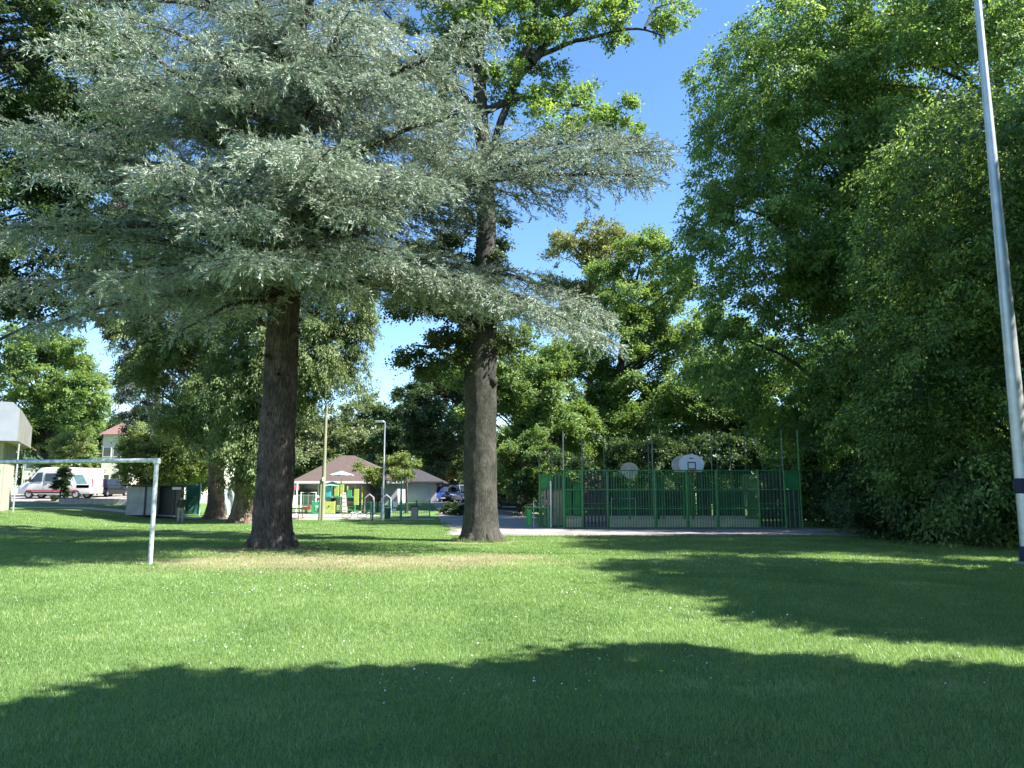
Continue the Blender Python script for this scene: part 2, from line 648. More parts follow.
def npmesh(name, verts, faces_flat, nper, tint=None, smooth=False):
    """fast mesh from numpy arrays, all faces with nper corners"""
    me = bpy.data.meshes.new(name)
    nv = len(verts)
    nf = len(faces_flat) // nper
    me.vertices.add(nv)
    me.vertices.foreach_set('co', np.ascontiguousarray(verts, dtype=np.float32).ravel())
    me.loops.add(nf * nper)
    me.loops.foreach_set('vertex_index', np.ascontiguousarray(faces_flat, dtype=np.int32))
    me.polygons.add(nf)
    me.polygons.foreach_set('loop_start', np.arange(0, nf * nper, nper, dtype=np.int32))
    if smooth:
        me.polygons.foreach_set('use_smooth', np.ones(nf, dtype=bool))
    if tint is not None:
        a = me.attributes.new('tint', 'FLOAT', 'POINT')
        a.data.foreach_set('value', np.ascontiguousarray(tint, dtype=np.float32))
    me.update(calc_edges=True)
    return me


def nrm(a):
    return a / np.maximum(np.linalg.norm(a, axis=-1, keepdims=True), 1e-9)


def leaf_mesh(name, P, D, N, L, W, tint, fold=.12):
    """one folded four-cornered leaf per point"""
    D = nrm(D)
    S = nrm(np.cross(D, N))
    N = np.cross(S, D)
    L = np.asarray(L).reshape(-1, 1) * np.ones((len(P), 1))
    W = np.asarray(W).reshape(-1, 1) * np.ones((len(P), 1))
    v = np.empty((len(P), 4, 3), np.float32)
    v[:, 0] = P
    v[:, 1] = P + D * L * .45 + S * W * .5 + N * W * fold
    v[:, 2] = P + D * L
    v[:, 3] = P + D * L * .45 - S * W * .5 + N * W * fold
    idx = np.arange(len(P) * 4, dtype=np.int32)
    return npmesh(name, v.reshape(-1, 3), idx, 4, np.repeat(tint, 4))


def tubes_np(polys, rads, sides=4):
    """many tapered tubes; polys (N,K,3), rads (N,K)"""
    Nn, K, _ = polys.shape
    tan = np.empty_like(polys)
    tan[:, 1:-1] = polys[:, 2:] - polys[:, :-2]
    tan[:, 0] = polys[:, 1] - polys[:, 0]
    tan[:, -1] = polys[:, -1] - polys[:, -2]
    tan = nrm(tan)
    ref = np.where(np.abs(tan[:, :1, 2:3]) > .8, np.array([1., 0, 0]), np.array([0, 0, 1.]))
    x = nrm(np.cross(tan, np.broadcast_to(ref, tan.shape)))
    y = np.cross(tan, x)
    an = np.arange(sides) * 2 * PI / sides
    ring = x[:, :, None, :] * np.cos(an)[None, None, :, None] + y[:, :, None, :] * np.sin(an)[None, None, :, None]
    v = polys[:, :, None, :] + ring * rads[:, :, None, None]
    base = (np.arange(Nn) * K * sides)[:, None, None] + (np.arange(K - 1) * sides)[None, :, None]
    k = np.arange(sides)[None, None, :]
    k2 = (k + 1) % sides
    f = np.stack([base + k, base + k2, base + sides + k2, base + sides + k], -1)
    return v.reshape(-1, 3), f.reshape(-1).astype(np.int32)


class TubeSet:
    def __init__(s):
        s.v = []
        s.f = []
        s.n = 0

    def add(s, polys, rads, sides=4):
        v, f = tubes_np(np.asarray(polys, float), np.asarray(rads, float), sides)
        s.v.append(v)
        s.f.append(f + s.n)
        s.n += len(v)

    def path(s, pts, rads, sides=10, rng=None, wob=0.0, flute=0.0, step=.35):
        """one path, finely resampled, with bumpy bark outline"""
        pts = np.asarray(pts, float)
        rads = np.asarray(rads, float)
        d = np.r_[0, np.cumsum(np.linalg.norm(np.diff(pts, axis=0), axis=1))]
        n = max(int(d[-1] / step), 4)
        t = np.linspace(0, d[-1], n)
        P = np.stack([np.interp(t, d, pts[:, i]) for i in range(3)], -1)
        for _ in range(2):
            P[1:-1] = (P[:-2] + 2 * P[1:-1] + P[2:]) / 4
        if rng is not None and wob > 0:
            w_ = rng.normal(0, wob, (n, 3)).cumsum(0)
            w_ -= np.linspace(0, 1, n)[:, None] * w_[-1]
            P += w_
        R = np.interp(t, d, rads)
        v, f = tubes_np(P[None], R[None], sides)
        if flute > 0 and rng is not None:
            vv = v.reshape(n, sides, 3)
            bump = rng.normal(0, 1, (n + 8, sides))
            bump = sum(bump[q:q + n] for q in range(9)) / 3.0          # long vertical plates
            slow = rng.normal(0, 1, (n // 6 + 3, max(sides // 5, 3)))
            yi = np.linspace(0, slow.shape[0] - 1.001, n)
            xi = np.arange(sides) / sides * slow.shape[1]
            y0, x0 = yi.astype(int), xi.astype(int)
            fy, fx = (yi - y0)[:, None], (xi - x0)[None]
            x1 = (x0 + 1) % slow.shape[1]
            sl2 = (slow[y0][:, x0] * (1 - fx) + slow[y0][:, x1] * fx) * (1 - fy) + (slow[y0 + 1][:, x0] * (1 - fx) + slow[y0 + 1][:, x1] * fx) * fy
            bump = bump * flute + sl2 * flute * 1.6
            vv += (vv - P[:, None]) * bump[:, :, None]
            v = vv.reshape(-1, 3)
        s.v.append(v)
        s.f.append(f + s.n)
        s.n += len(v)
        return P

    def build(s, name, mat, parent):
        me = npmesh(name, np.concatenate(s.v), np.concatenate(s.f), 4, None, True)
        return link(name, me, mat, parent)


# ------------------------------------------------------------------ foliage
def shell_points(lob, n, rng, shell, zmin, bumps=7, amp=.32):
    area = (lob[:, 3] * lob[:, 4] + lob[:, 4] * lob[:, 5] + lob[:, 3] * lob[:, 5])
    pick = rng.choice(len(lob), n, p=area / area.sum())
    d = nrm(rng.normal(size=(n, 3)))
    R = np.ones(n)
    for li in range(len(lob)):
        k = nrm(rng.normal(size=(bumps, 3)))
        a = rng.uniform(-.6, 1, bumps) * amp
        msk = pick == li
        dd = d[msk] @ k.T
        R[msk] += (np.maximum(dd, 0) ** 7 * a).sum(1)
    r = R * (shell + (1 - shell) * rng.uniform(0, 1, n) ** .6)
    pos = lob[pick, :3] + d * r[:, None] * lob[pick, 3:6]
    keep = pos[:, 2] > zmin
    for li in range(len(lob)):      # none deep inside a neighbouring lobe
        q = (pos - lob[li, :3]) / lob[li, 3:6]
        keep &= ~((np.linalg.norm(q, axis=1) < .4) & (pick != li))
    out = nrm(d / lob[pick, 3:6])
    return pos[keep], out[keep], pick[keep]


def crown_points(lobes, n, rng, shell=.55, zmin=.3, amp=.32, sub_r=1.0, per=15, flat=.62):
    """leaf clumps gathered into boughs: lobes > boughs > clumps"""
    lob = np.asarray(lobes, float)
    ns = max(n // per, 8)
    sp, so_, pk = shell_points(lob, ns, rng, shell, zmin, amp=amp)
    s2, o2, p2 = shell_points(lob, max(ns // 5, 3), rng, .15, zmin, amp=.1)
    sp, so_, pk = np.concatenate([sp, s2 * .999]), np.concatenate([so_, o2]), np.concatenate([pk, p2])
    m = len(sp)
    own = np.repeat(np.arange(m), max(int(n / m), 3))
    sz = sub_r * rng.uniform(.6, 1.35, m)
    d = nrm(rng.normal(size=(len(own), 3)) + so_[own] * .55 + np.array([0, 0, .45]))
    r = (.45 + .55 * rng.uniform(0, 1, len(own)) ** .5) * sz[own]
    pos = sp[own] + d * r[:, None] * np.array([1, 1, flat])
    out = nrm(d * .7 + so_[own] * .6)
    k = pos[:, 2] > zmin
    return pos[k], out[k], pk[own][k], own[k], sp


def sprays(pos, out, per, spread, flat, droop, L, W, rng, tdev=.2, updir=.9):
    n = len(pos)
    a = nrm(out + np.array([0, 0, -droop]) + rng.normal(0, .35, (n, 3)))
    nn = np.array([0, 0, updir]) + out * .35 + rng.normal(0, .35, (n, 3))
    b = nrm(np.cross(a, nn))
    nn = np.cross(b, a)
    sc = spread * rng.uniform(.6, 1.35, n)[:, None, None]
    u = rng.normal(0, 1, (n, per, 3)) * np.array([.55, .42, .42 * flat])
    off = (a[:, None] * u[..., :1] + b[:, None] * u[..., 1:2] + nn[:, None] * u[..., 2:3]) * sc
    off[..., 2] -= droop * .35 * (u[..., 0] ** 2) * sc[..., 0]
    P = (pos[:, None] + off).reshape(-1, 3)
    sg = np.sign(u[..., 1:2])
    D = a[:, None] * .7 + b[:, None] * sg * .6 + rng.normal(0, .4, (n, per, 3))
    D[..., 2] -= droop * .5
    N = nn[:, None] + rng.normal(0, .55, (n, per, 3))
    m = n * per
    Ls = L * rng.uniform(.65, 1.3, m)
    Ws = W * rng.uniform(.7, 1.25, m)
    tint = np.clip(rng.normal(.5, tdev, n)[:, None] + rng.normal(0, .16, (n, per)), 0, 1).reshape(-1)
    return P, D.reshape(-1, 3), N.reshape(-1, 3), Ls, Ws, tint


def tree(name, label, x, y, lobes, clumps, per, leaf, mat, seed, bark='oak_bark', r0=.35, spread=.8, flat=.5, droop=.25,
         shell=.55, cat='tree', trunk_top=None, group=None, boughs=90, sflat=.62, wl=.62, zmin=.4, twigs=True, tdev=.2, limbs=True, amp=.32, updir=.9):
    rng = np.random.default_rng(seed)
    z = H(x, y)
    root = thing(name, (x, y, z), label, cat, group=group)
    lob = np.asarray(lobes, float).copy()
    pos, out, pick, own, subs = crown_points(lob, clumps, rng, shell, zmin, amp=amp, sub_r=spread * 1.35, flat=sflat)
    P, D, N, Ls, Ws, tint = sprays(pos, out, per, spread * .58, flat, droop, leaf, leaf * wl, rng, tdev, updir)
    k = P[:, 2] > .05
    me = leaf_mesh('crown', P[k], D[k], N[k], Ls[k], Ws[k], tint[k])
    ts = TubeSet()
    top = trunk_top or (lob[:, 2].max())
    cxy = lob[np.argmax(lob[:, 2]), :2]
    zz = np.array([-.15, .25, 1.0, top * .35, top * .7, top])
    tp = np.stack([cxy[0] * (zz / top).clip(0, 1) ** 2, cxy[1] * (zz / top).clip(0, 1) ** 2, zz], -1)
    rr = r0 * np.array([1.7, 1.3, 1.05, .9, .6, .15])
    TP = ts.path(tp, rr, 14, rng, .012, .05)
    if limbs:
        # boughs leave the trunk low and climb outwards to their leaf masses
        order = rng.permutation(len(subs))[:boughs]
        for i in order:
            c = subs[i]
            hd = math.hypot(c[0], c[1])
            zb = np.clip(c[2] - .55 * hd - .4, top * .14, top * .92)
            s0 = TP[np.argmin(abs(TP[:, 2] - zb))]
            L_ = np.linalg.norm(c - s0)
            m_ = s0 * .45 + c * .55 + np.array([0, 0, .10 * L_]) + rng.normal(0, .06 * L_, 3)
            rb = min(r0 * .30, .025 + .014 * L_)
            ts.path([s0, m_, c], [rb, rb * .6, .02], 6, rng, .02)
        if twigs:
            ids = rng.choice(len(pos), min(len(pos), 450), replace=False)
            st = subs[own[ids]]
            en = pos[ids] + out[ids] * spread * .2
            md = (st + en) / 2 + rng.normal(0, .1, st.shape)
            ts.add(np.stack([st, md, en], 1), np.tile([.022, .014, .005], (len(ids), 1)), 3)
    ts.build('trunk', M[bark], root)
    link('crown', me, M[mat], root)
    return root


def bez(p0, p1, p2, n):
    t = np.linspace(0, 1, n)[:, None]
    return (1 - t) ** 2 * p0 + 2 * t * (1 - t) * p1 + t * t * p2


def cedar(x, y, keys, nrand, seed, label):
    rng = np.random.default_rng(seed)
    root = thing('cedar_tree', (x, y, H(x, y)), label, 'tree')
    ts = TubeSet()
    # trunk with flared roots
    hz = [-.2, .05, .25, .6, 1.2, 2.5, 5, 8, 12, 17, 22, 27]
    rz = [.76, .69, .64, .595, .56, .54, .52, .48, .40, .29, .17, .03]
    cx = [0, 0, 0, 0, 0, .01, .03, .06, .10, .1, .05, 0]
    TP = ts.path(np.stack([cx, np.zeros(12), hz], -1), rz, 56, rng, .0015, .022, .12)
    for k in range(7):      # root buttresses
        a = k * 2 * PI / 7 + rng.uniform(-.3, .3)
        d = np.array([math.cos(a), math.sin(a), 0])
        ts.path([d * .42 + [0, 0, .6], d * .60 + [0, 0, .16], d * rng.uniform(.74, .92) + [0, 0, -.08]], [.16, .16, .08], 8, rng, .01)
    # a sawn stub and a few dead snags on the bare trunk
    for (h, a, l) in ((5.1, -PI * .42, .10), (4.4, PI * 1.05, .15), (6.4, -PI * .2, .3), (6.9, PI * .9, .4), (5.7, -PI * .62, .08), (3.1, -PI * .3, .04), (2.2, -PI * .75, .03), (3.9, -PI * .55, .04)):
        d = np.array([math.cos(a), math.sin(a), .25])
        ts.path([d * .42 + [0, 0, h], d * (.55 + l) + [0, 0, h + .05]], [.10, .075], 8)
    branches = []
    for (hb, tip, lift, dens) in keys:
        p2 = np.array(tip, float) - np.array([x, y, 0])
        branches.append((hb, p2, lift, dens))
    for i in range(nrand):
        h = 8.2 + 17.5 * (i + rng.uniform()) / nrand
        az = i * 2.399 + rng.uniform(-.3, .3)
        reach = float(np.interp(h, [8, 11, 15, 20, 26], [7.5, 8.5, 7.6, 5.6, 2.0])) * rng.uniform(.8, 1.12)
        if math.cos(az) > .35 and h < 15:
            reach *= .62
        dz = reach * rng.uniform(-.06, .16)
        branches.append((h, np.array([math.cos(az) * reach, math.sin(az) * reach, h + dz - (.18 * reach if math.sin(az) < -.2 else .05 * reach)]), rng.uniform(.04, .16), .8))
    TUP, TUD, TUT = [], [], []
    allsec, allsecr = [], []
    for (hb, p2, lift, dens) in branches:
        p0 = np.array([.08, 0, hb])
        d = p2 - p0
        Lp = np.linalg.norm(d)
        p1 = p0 + d * .55 + np.array([0, 0, lift * Lp])
        r_base = .055 + .0125 * Lp
        n = 26
        B = bez(p0, p1, p2, n)
        B[2:-1] += rng.normal(0, .05, (n - 3, 3))
        ts.path(B, np.linspace(r_base, .015, n), 8, rng, .008)
        # secondaries: a flat fan on both sides
        step = .27 / dens
        ns = int(Lp * .86 / step)
        t = np.repeat(np.linspace(.13, .985, ns), 2) + rng.normal(0, .008, ns * 2)
        t = np.clip(t, .08, .995)
        side = np.tile([1., -1.], ns)
        i0 = t * (n - 1)
        ia = np.clip(i0.astype(int), 0, n - 2)
        fr = (i0 - ia)[:, None]
        S0 = B[ia] * (1 - fr) + B[ia + 1] * fr
        tg = nrm(B[ia + 1] - B[ia])
        hv = nrm(np.cross(np.array([0, 0, 1.]), tg))
        ang = np.radians(rng.normal(52, 9, len(t)))[:, None]
        sd = tg * np.cos(ang) + hv * side[:, None] * np.sin(ang)
        sd[:, 2] += rng.normal(-.02, .13, len(t))
        sd = nrm(sd)
        sl_ = (Lp * .24 * (1 - t) ** .5 * np.minimum(1, (t / .22) ** .8) + .45) * rng.uniform(.55, 1.25, len(t))
        K = 6
        ss = np.linspace(0, 1, K)
        sec = S0[:, None] + sd[:, None] * (sl_[:, None] * ss[None])[..., None]
        sec[..., 2] -= (sl_[:, None] * (ss[None] ** 2) * rng.uniform(.06, .26, (len(t), 1)))
        sec[:, 1:] += rng.normal(0, .03, (len(t), K - 1, 3))
        allsec.append(sec)
        allsecr.append(np.linspace(1, .25, K)[None] * (.010 + .006 * sl_[:, None]))
        # tertiary twigs
        nt_ = np.maximum((sl_ / .125 * dens).astype(int), 2)
        own = np.repeat(np.arange(len(t)), nt_)
        v = rng.uniform(.06, 1, len(own))
        f0 = v * (K - 1)
        fa = np.clip(f0.astype(int), 0, K - 2)
        ff = (f0 - fa)[:, None]
        Q0 = sec[own, fa] * (1 - ff) + sec[own, fa + 1] * ff
        qt = nrm(sec[own, fa + 1] - sec[own, fa])
        qh = nrm(np.cross(np.array([0, 0, 1.]), qt))
        sg = np.where(rng.uniform(size=len(own)) < .5, -1., 1.)
        qa = np.radians(rng.normal(40, 8, len(own)))[:, None]
        qd = qt * np.cos(qa) + qh * sg[:, None] * np.sin(qa)
        qd[:, 2] += rng.normal(.02, .22, len(own))
        # some hang down below the plate
        hang = rng.uniform(size=len(own)) < .26
        qd[hang, 2] -= rng.uniform(.4, 1.6, hang.sum())
        qd = nrm(qd)
        ql = (.22 + .40 * (1 - v)) * rng.uniform(.6, 1.3, len(own))
        # tufts on the twigs
        nf = np.maximum((ql / .026 * dens).astype(int), 2)
        o2 = np.repeat(np.arange(len(own)), nf)
        wv = rng.uniform(0, 1, len(o2))
        P = Q0[o2] + qd[o2] * (ql[o2] * wv)[:, None]
        P[:, 2] -= .22 * ql[o2] * wv ** 2
        # needles straight on the secondary branches and the limb itself
        n1 = int(len(t) * 22)
        si = rng.integers(0, len(t), n1)
        sv = rng.uniform(0, .999, n1) * (K - 1)
        sa = sv.astype(int)
        P1 = sec[si, sa] + (sec[si, sa + 1] - sec[si, sa]) * (sv - sa)[:, None] + rng.normal(0, .05, (n1, 3))
        n2 = int(Lp * 70)
        bv = rng.uniform(.12, .999, n2) * (n - 1)
        ba_ = bv.astype(int)
        P2 = B[ba_] + (B[ba_ + 1] - B[ba_]) * (bv - ba_)[:, None] + rng.normal(0, .12, (n2, 3))
        P2[:, 2] -= rng.uniform(0, .3, n2)
        for PX in (P1, P2):
            TUP.append(PX)
            TUD.append(rng.normal(0, .7, PX.shape))
            TUT.append(np.clip(rng.normal(.42, .18, len(PX)), 0, 1))
        Dd = qd[o2] * 1.0 + rng.normal(0, .30, (len(o2), 3))
        Dd[:, 2] += .18
        TUP.append(P)
        TUD.append(Dd)
        tb = np.clip(rng.normal(.5, .12) + rng.normal(0, .12, len(own)), 0, 1)
        TUT.append(np.clip(tb[o2] + rng.normal(0, .14, len(o2)) + .12 * (wv - .5), 0, 1))
    P = np.concatenate(TUP)
    D = np.concatenate(TUD)
    tint = np.concatenate(TUT)
    N = rng.normal(0, 1.0, P.shape) + np.array([.25, -.25, .25])
    Ls = rng.uniform(.09, .17, len(P))
    Ws = rng.uniform(.018, .032, len(P))
    for s_, r_ in zip(allsec, allsecr):
        ts.add(s_, r_, 3)
    ts.build('trunk', M['cedar_bark'], root)
    me = leaf_mesh('crown', P, D, N, Ls, Ws, tint, .2)
    link('crown', me, M['cedar_leaf'], root)
    print('cedar tufts', len(P))
    return root


# ================================================================== GROUND
def ground_sheet():
    xs = np.r_[-900, -600, -400, -250, -160, np.arange(-110, 90.1, 1.0), 130, 200, 350, 600, 900]
    ys = np.r_[-400, -200, -100, -60, np.arange(-30, 115.1, 1.0), 150, 220, 400, 700, 1200]
    X, Y = np.meshgrid(xs, ys)
    Z = hgt(X, Y)
    v = np.stack([X, Y, Z], -1).reshape(-1, 3)
    nx = len(xs)
    i, j = np.meshgrid(np.arange(nx - 1), np.arange(len(ys) - 1))
    b = (j * nx + i).ravel()
    f = np.stack([b, b + 1, b + nx + 1, b + nx], -1).ravel()
    me = npmesh('ground', v, f, 4, None, True)
    o = link('ground', me, M['lawn'])
    tag(o, kind='structure')


def sheet(name, poly, mat, dz, kind='structure', step=1.0):
    """flat paved sheet following the ground, cut into a fine grid"""
    import bmesh
    bm = bmesh.new()
    vs = [bm.verts.new((p[0], p[1], 0)) for p in poly]
    bm.faces.new(vs)
    lo = [min(p[i] for p in poly) for i in (0, 1)]
    hi = [max(p[i] for p in poly) for i in (0, 1)]
    for i in (0, 1):
        q = math.ceil(lo[i] / step) * step
        while q < hi[i]:
            co = [0, 0, 0]
            no = [0, 0, 0]
            co[i] = q
            no[i] = 1
            bmesh.ops.bisect_plane(bm, geom=bm.verts[:] + bm.edges[:] + bm.faces[:], plane_co=co, plane_no=no)
            q += step
    bmesh.ops.recalc_face_normals(bm, faces=bm.faces)
    for v in bm.verts:
        v.co.z = H(v.co.x, v.co.y) + dz
    if sum(f.normal.z for f in bm.faces) < 0:
        bmesh.ops.reverse_faces(bm, faces=bm.faces)
    me = bpy.data.meshes.new(name)
    bm.to_mesh(me)
    bm.free()
    o = link(name, me, mat)
    return tag(o, kind=kind)


ground_sheet()
rg = random.Random(3)


def wavy(pts, amp=.12, step=.8):
    out = []
    for a, b in zip(pts, pts[1:] + pts[:1]):
        a, b = Vector(a), Vector(b)
        n = max(int((b - a).length / step), 1)
        for i in range(n):
            p = a + (b - a) * (i / n)
            out.append((p.x + rg.uniform(-amp, amp), p.y + rg.uniform(-amp, amp)))
    return out


# asphalt: strip in front of the court and the drive going back to the car park
sheet('path', wavy([(-2.7, 32.0), (1.5, 31.3), (8, 31.2), (14.8, 31.6), (15.2, 35.6), (15.0, 37.9), (2.2, 37.9), (1.6, 41),
                    (1.5, 50), (2, 62), (3, 80), (6, 92), (-12, 92), (-9.5, 80), (-6.5, 66), (-5.0, 54), (-4.2, 46), (-3.0, 38)]), M['asphalt'], .016)
sheet('court_floor', [(2.25, 38.0), (15.3, 38.0), (15.3, 50), (2.25, 50)], M['court'], .010)
# pale footpath crossing behind the trees
sheet('footpath', wavy([(-60, 52.6), (-40, 51.8), (-24, 51.3), (-14, 50.7), (-5.0, 50.4), (-5.0, 51.9), (-14, 52.4), (-24, 53.0), (-40, 53.6), (-60, 54.4)], .08), M['gravel'], .02)
sheet('playground_ground', wavy([(-20, 53.3), (-9.6, 53.2), (-9.2, 56), (-20, 57)], .2), M['gravel'], .014)
sheet('car_park_ground', wavy([(-60, 60), (-30, 59), (-24, 64), (-26, 74), (-60, 76)], .2), M['asphalt'], .014)


# ---------------------------------------------------------------- mown grass, daisies
GRASS_DENS = 1.0


def soil_hint(x, y):
    m = np.zeros_like(x)
    for (cx, cyy, rx, ry) in ((-4.4, 19.5, 6.3, 2.7), (-.9, 20.6, 2.4, 1.3), (-7.4, 23.6, 2.6, 2.2), (-18, 34.5, 13.5, 1.5), (-1.2, 27.6, 1.9, 1.7)):
        d = np.sqrt(((x - cx) / rx) ** 2 + ((y - cyy) / ry) ** 2)
        m = np.maximum(m, sm((1.05 - d) / .5))
    return m


def patchy(x, y, sc, seed):
    r = np.random.default_rng(seed)
    o = np.zeros_like(x)
    for k in range(9):
        a = r.uniform(0, 2 * PI)
        f = sc * r.uniform(.5, 2.4)
        o += np.sin((x * math.cos(a) + y * math.sin(a)) * f + r.uniform(0, 6.28)) / 9 ** .5
    return o


def lawn_grass():
    rng = np.random.default_rng(11)
    n = int(1250000 * GRASS_DENS)
    # density falls with distance while the blades stand for wider tufts
    u = rng.uniform(0, 1, n)
    y0, y1 = 3.6, 49.5
    d = (y0 ** .45 + u * (y1 ** .45 - y0 ** .45)) ** (1 / .45)
    half = d * .70 + 1.4
    x = rng.uniform(-1, 1, n) * half
    y = d
    bare = soil_hint(x, y)
    keep = (rng.uniform(size=n) > bare * .75) & ~((y > 30.6) & (x > -2.6 - np.maximum(y - 38, 0) * .15 + .15 * np.sin(y * 2)))
    x, y = x[keep], y[keep]
    n = len(x)
    z = hgt(x, y)
    sc = (y / 6.0) ** .75
    tu = patchy(x, y, 1.6, 5) * .5 + patchy(x, y, 6.5, 8) * .5
    hh = (.036 + .007 * tu + rng.uniform(-.014, .014, n)) * (1 + .08 * (sc - 1))
    hh = np.maximum(hh, .016)
    ww = .0052 * sc * rng.uniform(.6, 1.4, n)
    az = rng.uniform(0, 2 * PI, n)
    lean = np.abs(rng.normal(0, .85, n)) * hh
    fa = az + rng.normal(PI / 2, .6, n)
    v = np.empty((n, 3, 3), np.float32)
    dx, dy = np.cos(az) * ww / 2, np.sin(az) * ww / 2
    v[:, 0] = np.stack([x - dx, y - dy, z - .004], -1)
    v[:, 1] = np.stack([x + dx, y + dy, z - .004], -1)
    v[:, 2] = np.stack([x + np.cos(fa) * lean, y + np.sin(fa) * lean, z + hh], -1)
    big = patchy(x, y, .35, 21) * .5 + patchy(x, y, 1.3, 2) * .5
    clover = sm((patchy(x, y, .9, 31) - .75) / .5) * .26
    dry = sm((patchy(x, y, 1.1, 47) * .6 + patchy(x, y, 4.0, 48) * .4 - .7) / .5) * .28
    tint = np.clip(.46 + .15 * big + .06 * tu - clover + dry + rng.normal(0, .19, n), 0, 1)
    # longer uncut grass where the mower cannot reach: round the trunks, posts and court edge
    ex = []
    for (cx, cyy, r0_, r1_, k, hm) in ((gx(272, 24, 547), 24.0, .72, 1.05, 1500, .13), (gx(481, 28, 540), 28.0, .68, 1.05, 2600, .20), (gx(153, 18.35), 18.35, .03, .22, 260, .09),
                                       (at(1029.5, 545, 18.6).x, 18.6, .2, .55, 700, .14), (gx(243, 46), 46.0, .7, 1.3, 700, .2), (gx(214, 52), 52.0, .6, 1.2, 500, .2)):
        a = rng.uniform(0, 2 * PI, k)
        r_ = r0_ + (r1_ - r0_) * rng.uniform(0, 1, k) ** 1.6
        lump = .45 + .55 * np.sin(a * 3 + cx) ** 2
        ex.append((cx + np.cos(a) * r_, cyy + np.sin(a) * r_, hm * lump * rng.uniform(.35, 1.1, k)))
    xe = rng.uniform(-2.4, 15, 5000)
    ex.append((xe, 31.05 + .25 * patchy(xe, xe * 0, 1.5, 3) + rng.normal(0, .10, 5000), rng.uniform(.04, .13, 5000)))
    X_, Y_, H_ = [np.concatenate([e[q] for e in ex]) for q in range(3)]
    m = len(X_)
    az = rng.uniform(0, 2 * PI, m)
    wv_ = .014 * rng.uniform(.6, 1.4, m)
    v2 = np.empty((m, 3, 3), np.float32)
    zz = hgt(X_, Y_)
    v2[:, 0] = np.stack([X_ - np.cos(az) * wv_ / 2, Y_ - np.sin(az) * wv_ / 2, zz - .01], -1)
    v2[:, 1] = np.stack([X_ + np.cos(az) * wv_ / 2, Y_ + np.sin(az) * wv_ / 2, zz - .01], -1)
    fa = rng.uniform(0, 2 * PI, m)
    ln = np.abs(rng.normal(0, .4, m)) * H_
    v2[:, 2] = np.stack([X_ + np.cos(fa) * ln, Y_ + np.sin(fa) * ln, zz + H_], -1)
    v = np.concatenate([v, v2])
    tint = np.concatenate([tint, np.clip(rng.normal(.45, .2, m), 0, 1)])
    n += m
    me = npmesh('grass', v.reshape(-1, 3), np.arange(n * 3, dtype=np.int32), 3, np.repeat(tint, 3))
    o = link('grass', me, M['grass'])
    tag(o, 'short mown lawn grass in sun and tree shade', 'grass', kind='stuff')


def daisies():
    rng = np.random.default_rng(4)
    pts = []
    cl = [(-2.5, 14.0, 1.6, 60), (.6, 16.5, 2.2, 60), (-5.5, 13, 1.5, 40), (6, 20.5, 2.5, 120), (9, 19.6, 2.2, 90), (7.5, 18.5, 2.0, 70),
          (1.1, 7.6, .5, 22), (.5, 7.0, .6, 18), (2.5, 7.3, .8, 16), (-3.4, 9.0, 1.0, 22), (-4.2, 6.6, .9, 20), (4, 9.8, 1.5, 26),
          (-1.1, 6.9, .5, 16), (-.9, 7.2, .4, 10), (3.0, 7.5, .5, 12), (0, 11, 4, 70), (0, 17, 7, 160), (-8, 16.5, 2.5, 70), (1.5, 8.8, 2.5, 30), (-6, 11, 2, 40)]
    for (cx, cyy, r, k) in cl:
        for _ in range(max(k // 7, 1)):
            ux, uy = rng.normal(cx, r), rng.normal(cyy, r * .7)
            q = rng.integers(3, 22)
            e = rng.uniform(.12, .5)
            pts.append(np.stack([rng.normal(ux, e, q), rng.normal(uy, e * .8, q)], -1))
    p = np.concatenate(pts)
    p = p[(p[:, 1] > 4.4) & (p[:, 1] < 24)]
    n = len(p)
    z = hgt(p[:, 0], p[:, 1]) + rng.uniform(.038, .062, n)
    r = rng.uniform(.0045, .0085, n) * (1 + .025 * p[:, 1])
    an = np.arange(6) * PI / 3
    tx, ty = rng.normal(0, .35, n), rng.normal(-.25, .35, n)
    v = np.empty((n, 6, 3), np.float32)
    for k in range(6):
        ax, ay = math.cos(an[k]), math.sin(an[k])
        v[:, k, 0] = p[:, 0] + r * ax
        v[:, k, 1] = p[:, 1] + r * ay
        v[:, k, 2] = z + r * (ax * tx + ay * ty)
    me = npmesh('daisies', v.reshape(-1, 3), np.arange(n * 6, dtype=np.int32), 6)
    o = link('daisies', me, M['daisy'])
    tag(o, 'tiny white daisies scattered over the mown lawn', 'flowers', kind='stuff')


M['grass'] = leafmat('grass_blades', (.092, .165, .047), (.175, .283, .085), (.325, .41, .195), .42, (1.5, 1.5, .75), .42, .5, 0)
lawn_grass()
daisies()
def litter():
    rng = np.random.default_rng(15)
    k = 1500
    a, r = rng.uniform(0, 2 * PI, k), rng.uniform(.6, 4.2, k)
    x, y = gx(272, 24, 547) + .6 + np.cos(a) * r * 1.3, 23.6 + np.sin(a) * r * .8
    k2 = 260
    x = np.concatenate([x, rng.normal(.55, .9, k2), rng.uniform(-6, 7, 220)])
    y = np.concatenate([y, rng.normal(4.9, .25, k2), rng.uniform(4.6, 16, 220)])
    n = len(x)
    P = np.stack([x, y, hgt(x, y) + np.where(y < 17, rng.uniform(.018, .035, n), .012)], -1)
    D = rng.normal(0, 1, (n, 3)) * np.array([1, 1, .15])
    N = np.array([0, 0, 1.]) + rng.normal(0, .3, (n, 3))
    s_ = np.where(y < 17, rng.uniform(.02, .045, n), rng.uniform(.04, .10, n))
    o = link('leaf_litter', leaf_mesh('leaf_litter', P, D, N, s_, s_ * .55, rng.uniform(0, 1, n)), M['litter'])
    tag(o, 'brown leaf litter and cedar debris lying on the lawn', 'leaf litter', kind='stuff')


